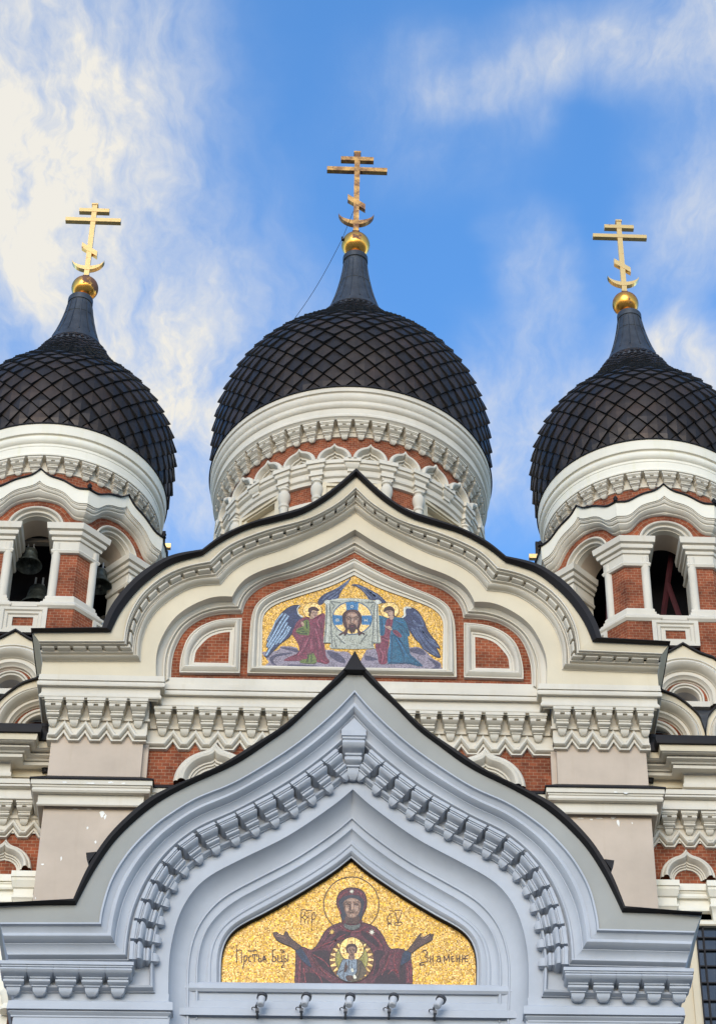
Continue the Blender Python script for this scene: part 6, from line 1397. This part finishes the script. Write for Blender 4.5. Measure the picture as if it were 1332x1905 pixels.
m.shape('halo_arm', T_CROSSBLUE, [C_([(505, 490), (622, 478), (735, 490), (725, 640), (520, 640)]), C_([(285, 705), (450, 715), (450, 880), (320, 888), (275, 800)]), C_([(790, 715), (955, 712), (968, 800), (935, 885), (790, 880)])], hl, 7.6)
m.lines('lettering', T_WHITE, [C_(l) for l in ([(600, 545), (598, 570), (618, 582), (635, 570), (633, 545), (616, 536), (600, 545)], [(335, 780), (335, 815), (358, 815), (358, 790)], [(358, 815), (388, 812), (385, 780)], [(340, 780), (380, 778)], [(842, 775), (842, 825)], [(886, 775), (886, 825)], [(842, 800), (886, 800)])], 8, hl, 8, soft=False)
m.lines('border', T_PALEBLUE, [C_(l) for l in ([(520, 500), (530, 610)], [(722, 500), (715, 610)], [(300, 715), (440, 725)], [(320, 880), (440, 872)], [(800, 722), (945, 720)], [(800, 872), (930, 878)])], 5, hl, 7.9, soft=False)
hr = m.shape('hair', T_HAIR, [C_([(470, 900), (445, 800), (450, 700), (500, 640), (580, 612), (660, 612), (740, 645), (785, 720), (792, 820), (765, 900), (745, 960), (780, 1010), (840, 1030), (830, 1070), (800, 1040), (740, 1075), (720, 1040), (700, 960), (560, 960), (530, 1040), (480, 1080), (470, 1040), (400, 1075), (385, 1050), (450, 1010), (500, 960)])], cl, 8.2, True)
m.lines('hair_light', T_HAIRL, [C_(l) for l in ([(500, 700), (560, 640), (610, 630)], [(740, 700), (690, 640), (640, 630)], [(480, 800), (490, 900)], [(765, 800), (755, 900)], [(500, 980), (440, 1040)], [(740, 980), (800, 1030)])], 12, hr, 8.6)
fc = m.shape('face', T_FLESH, [C_([(510, 740), (540, 680), (590, 655), (640, 650), (700, 685), (735, 750), (730, 830), (705, 920), (660, 960), (620, 970), (575, 955), (530, 900), (512, 820)])], hr, 8.9, True)
m.shape('face_light', T_FLESHL, [C_([(570, 690), (680, 690), (690, 730), (560, 730)]), C_([(605, 760), (630, 760), (632, 850), (600, 850)]), C_([(545, 810), (580, 800), (570, 860)]), C_([(670, 800), (705, 805), (680, 860)])], fc, 9.2, True)
m.shape('beard', T_HAIR, [C_([(560, 890), (590, 870), (620, 880), (655, 870), (690, 890), (690, 950), (650, 1030), (635, 1005), (620, 1035), (600, 1030), (560, 960)])], fc, 9.4, True)
m.lines('mouth', T_ROSE, [C_([(598, 908), (640, 908)])], 12, fc, 9.8)
m.lines('features', T_LINE, [C_(l) for l in ([(520, 755), (555, 740), (595, 758)], [(650, 758), (690, 740), (728, 755)], [(530, 778), (580, 778)], [(660, 778), (715, 778)], [(600, 760), (596, 840), (620, 862), (640, 845)])], 10, fc, 9.8)

# ================================================================== spotlights on the porch sill
SPOTS = [(486, 1864, .10, 'leftmost of the five small spotlights on the porch sill under the mosaic'),
         (568, 1864, .16, 'second spotlight from the left on the sill under the mosaic'),
         (650, 1865, .12, 'middle spotlight on the sill, straight below the child medallion'),
         (731, 1865, .14, 'fourth spotlight from the left on the sill under the mosaic'),
         (816, 1868, .42, 'rightmost sill spotlight, leaning further over than the rest')]
for px, py, lean, lab in SPOTS:
    p = at(px, py, YB + .05)
    t = thing('spotlight', lab, 'spotlight', (p.x, p.y, p.z - .12), 'spotlights on the porch sill')
    R = Matrix.Translation(p) @ Matrix.Rotation(lean, 4, 'Y') @ Matrix.Rotation(-.35, 4, 'X') @ Matrix.Scale(1.05, 4)
    b = MB(); rows = [(.036, -.08), (.048, -.068), (.05, .03), (.05, .08)]
    b.grid([[R @ Vector((r * math.cos(2 * PI * i / 18), r * math.sin(2 * PI * i / 18), z)) for i in range(18)] for r, z in rows], closed=True); b.poly([R @ Vector((.036 * math.cos(2 * PI * i / 18), .036 * math.sin(2 * PI * i / 18), -.08)) for i in range(18)])
    b.build('housing', M_LAMP, t)
    b = MB(); b.grid([[R @ Vector((r * math.cos(2 * PI * i / 18), r * math.sin(2 * PI * i / 18), z)) for i in range(18)] for r, z in [(.05, .062), (.068, .066), (.068, .112), (.056, .112), (.046, .09), (.005, .09)]], closed=True); b.build('rim', M_DARKGREY, t)
    b = MB(); q = p + Vector((-.05, .03, -.105))
    b.tube([p + Vector((-.045, 0, -.02)), p + Vector((-.07, .01, -.07)), q, q + Vector((0, .22, -.03))], .016, 8); b.box(q.x - .024, q.x + .024, q.y - .015, q.y + .04, q.z - .035, q.z + .01); b.build('bracket', M_DARKGREY, t)
    b = MB(); b.tube([p + Vector((-.06, .02, -.10)), p + Vector((-.10, .05, -.06)), p + Vector((-.125, .12, -.03)), p + Vector((-.12, .28, -.03))], .007, 6); b.build('wire', M_ROOF, t)
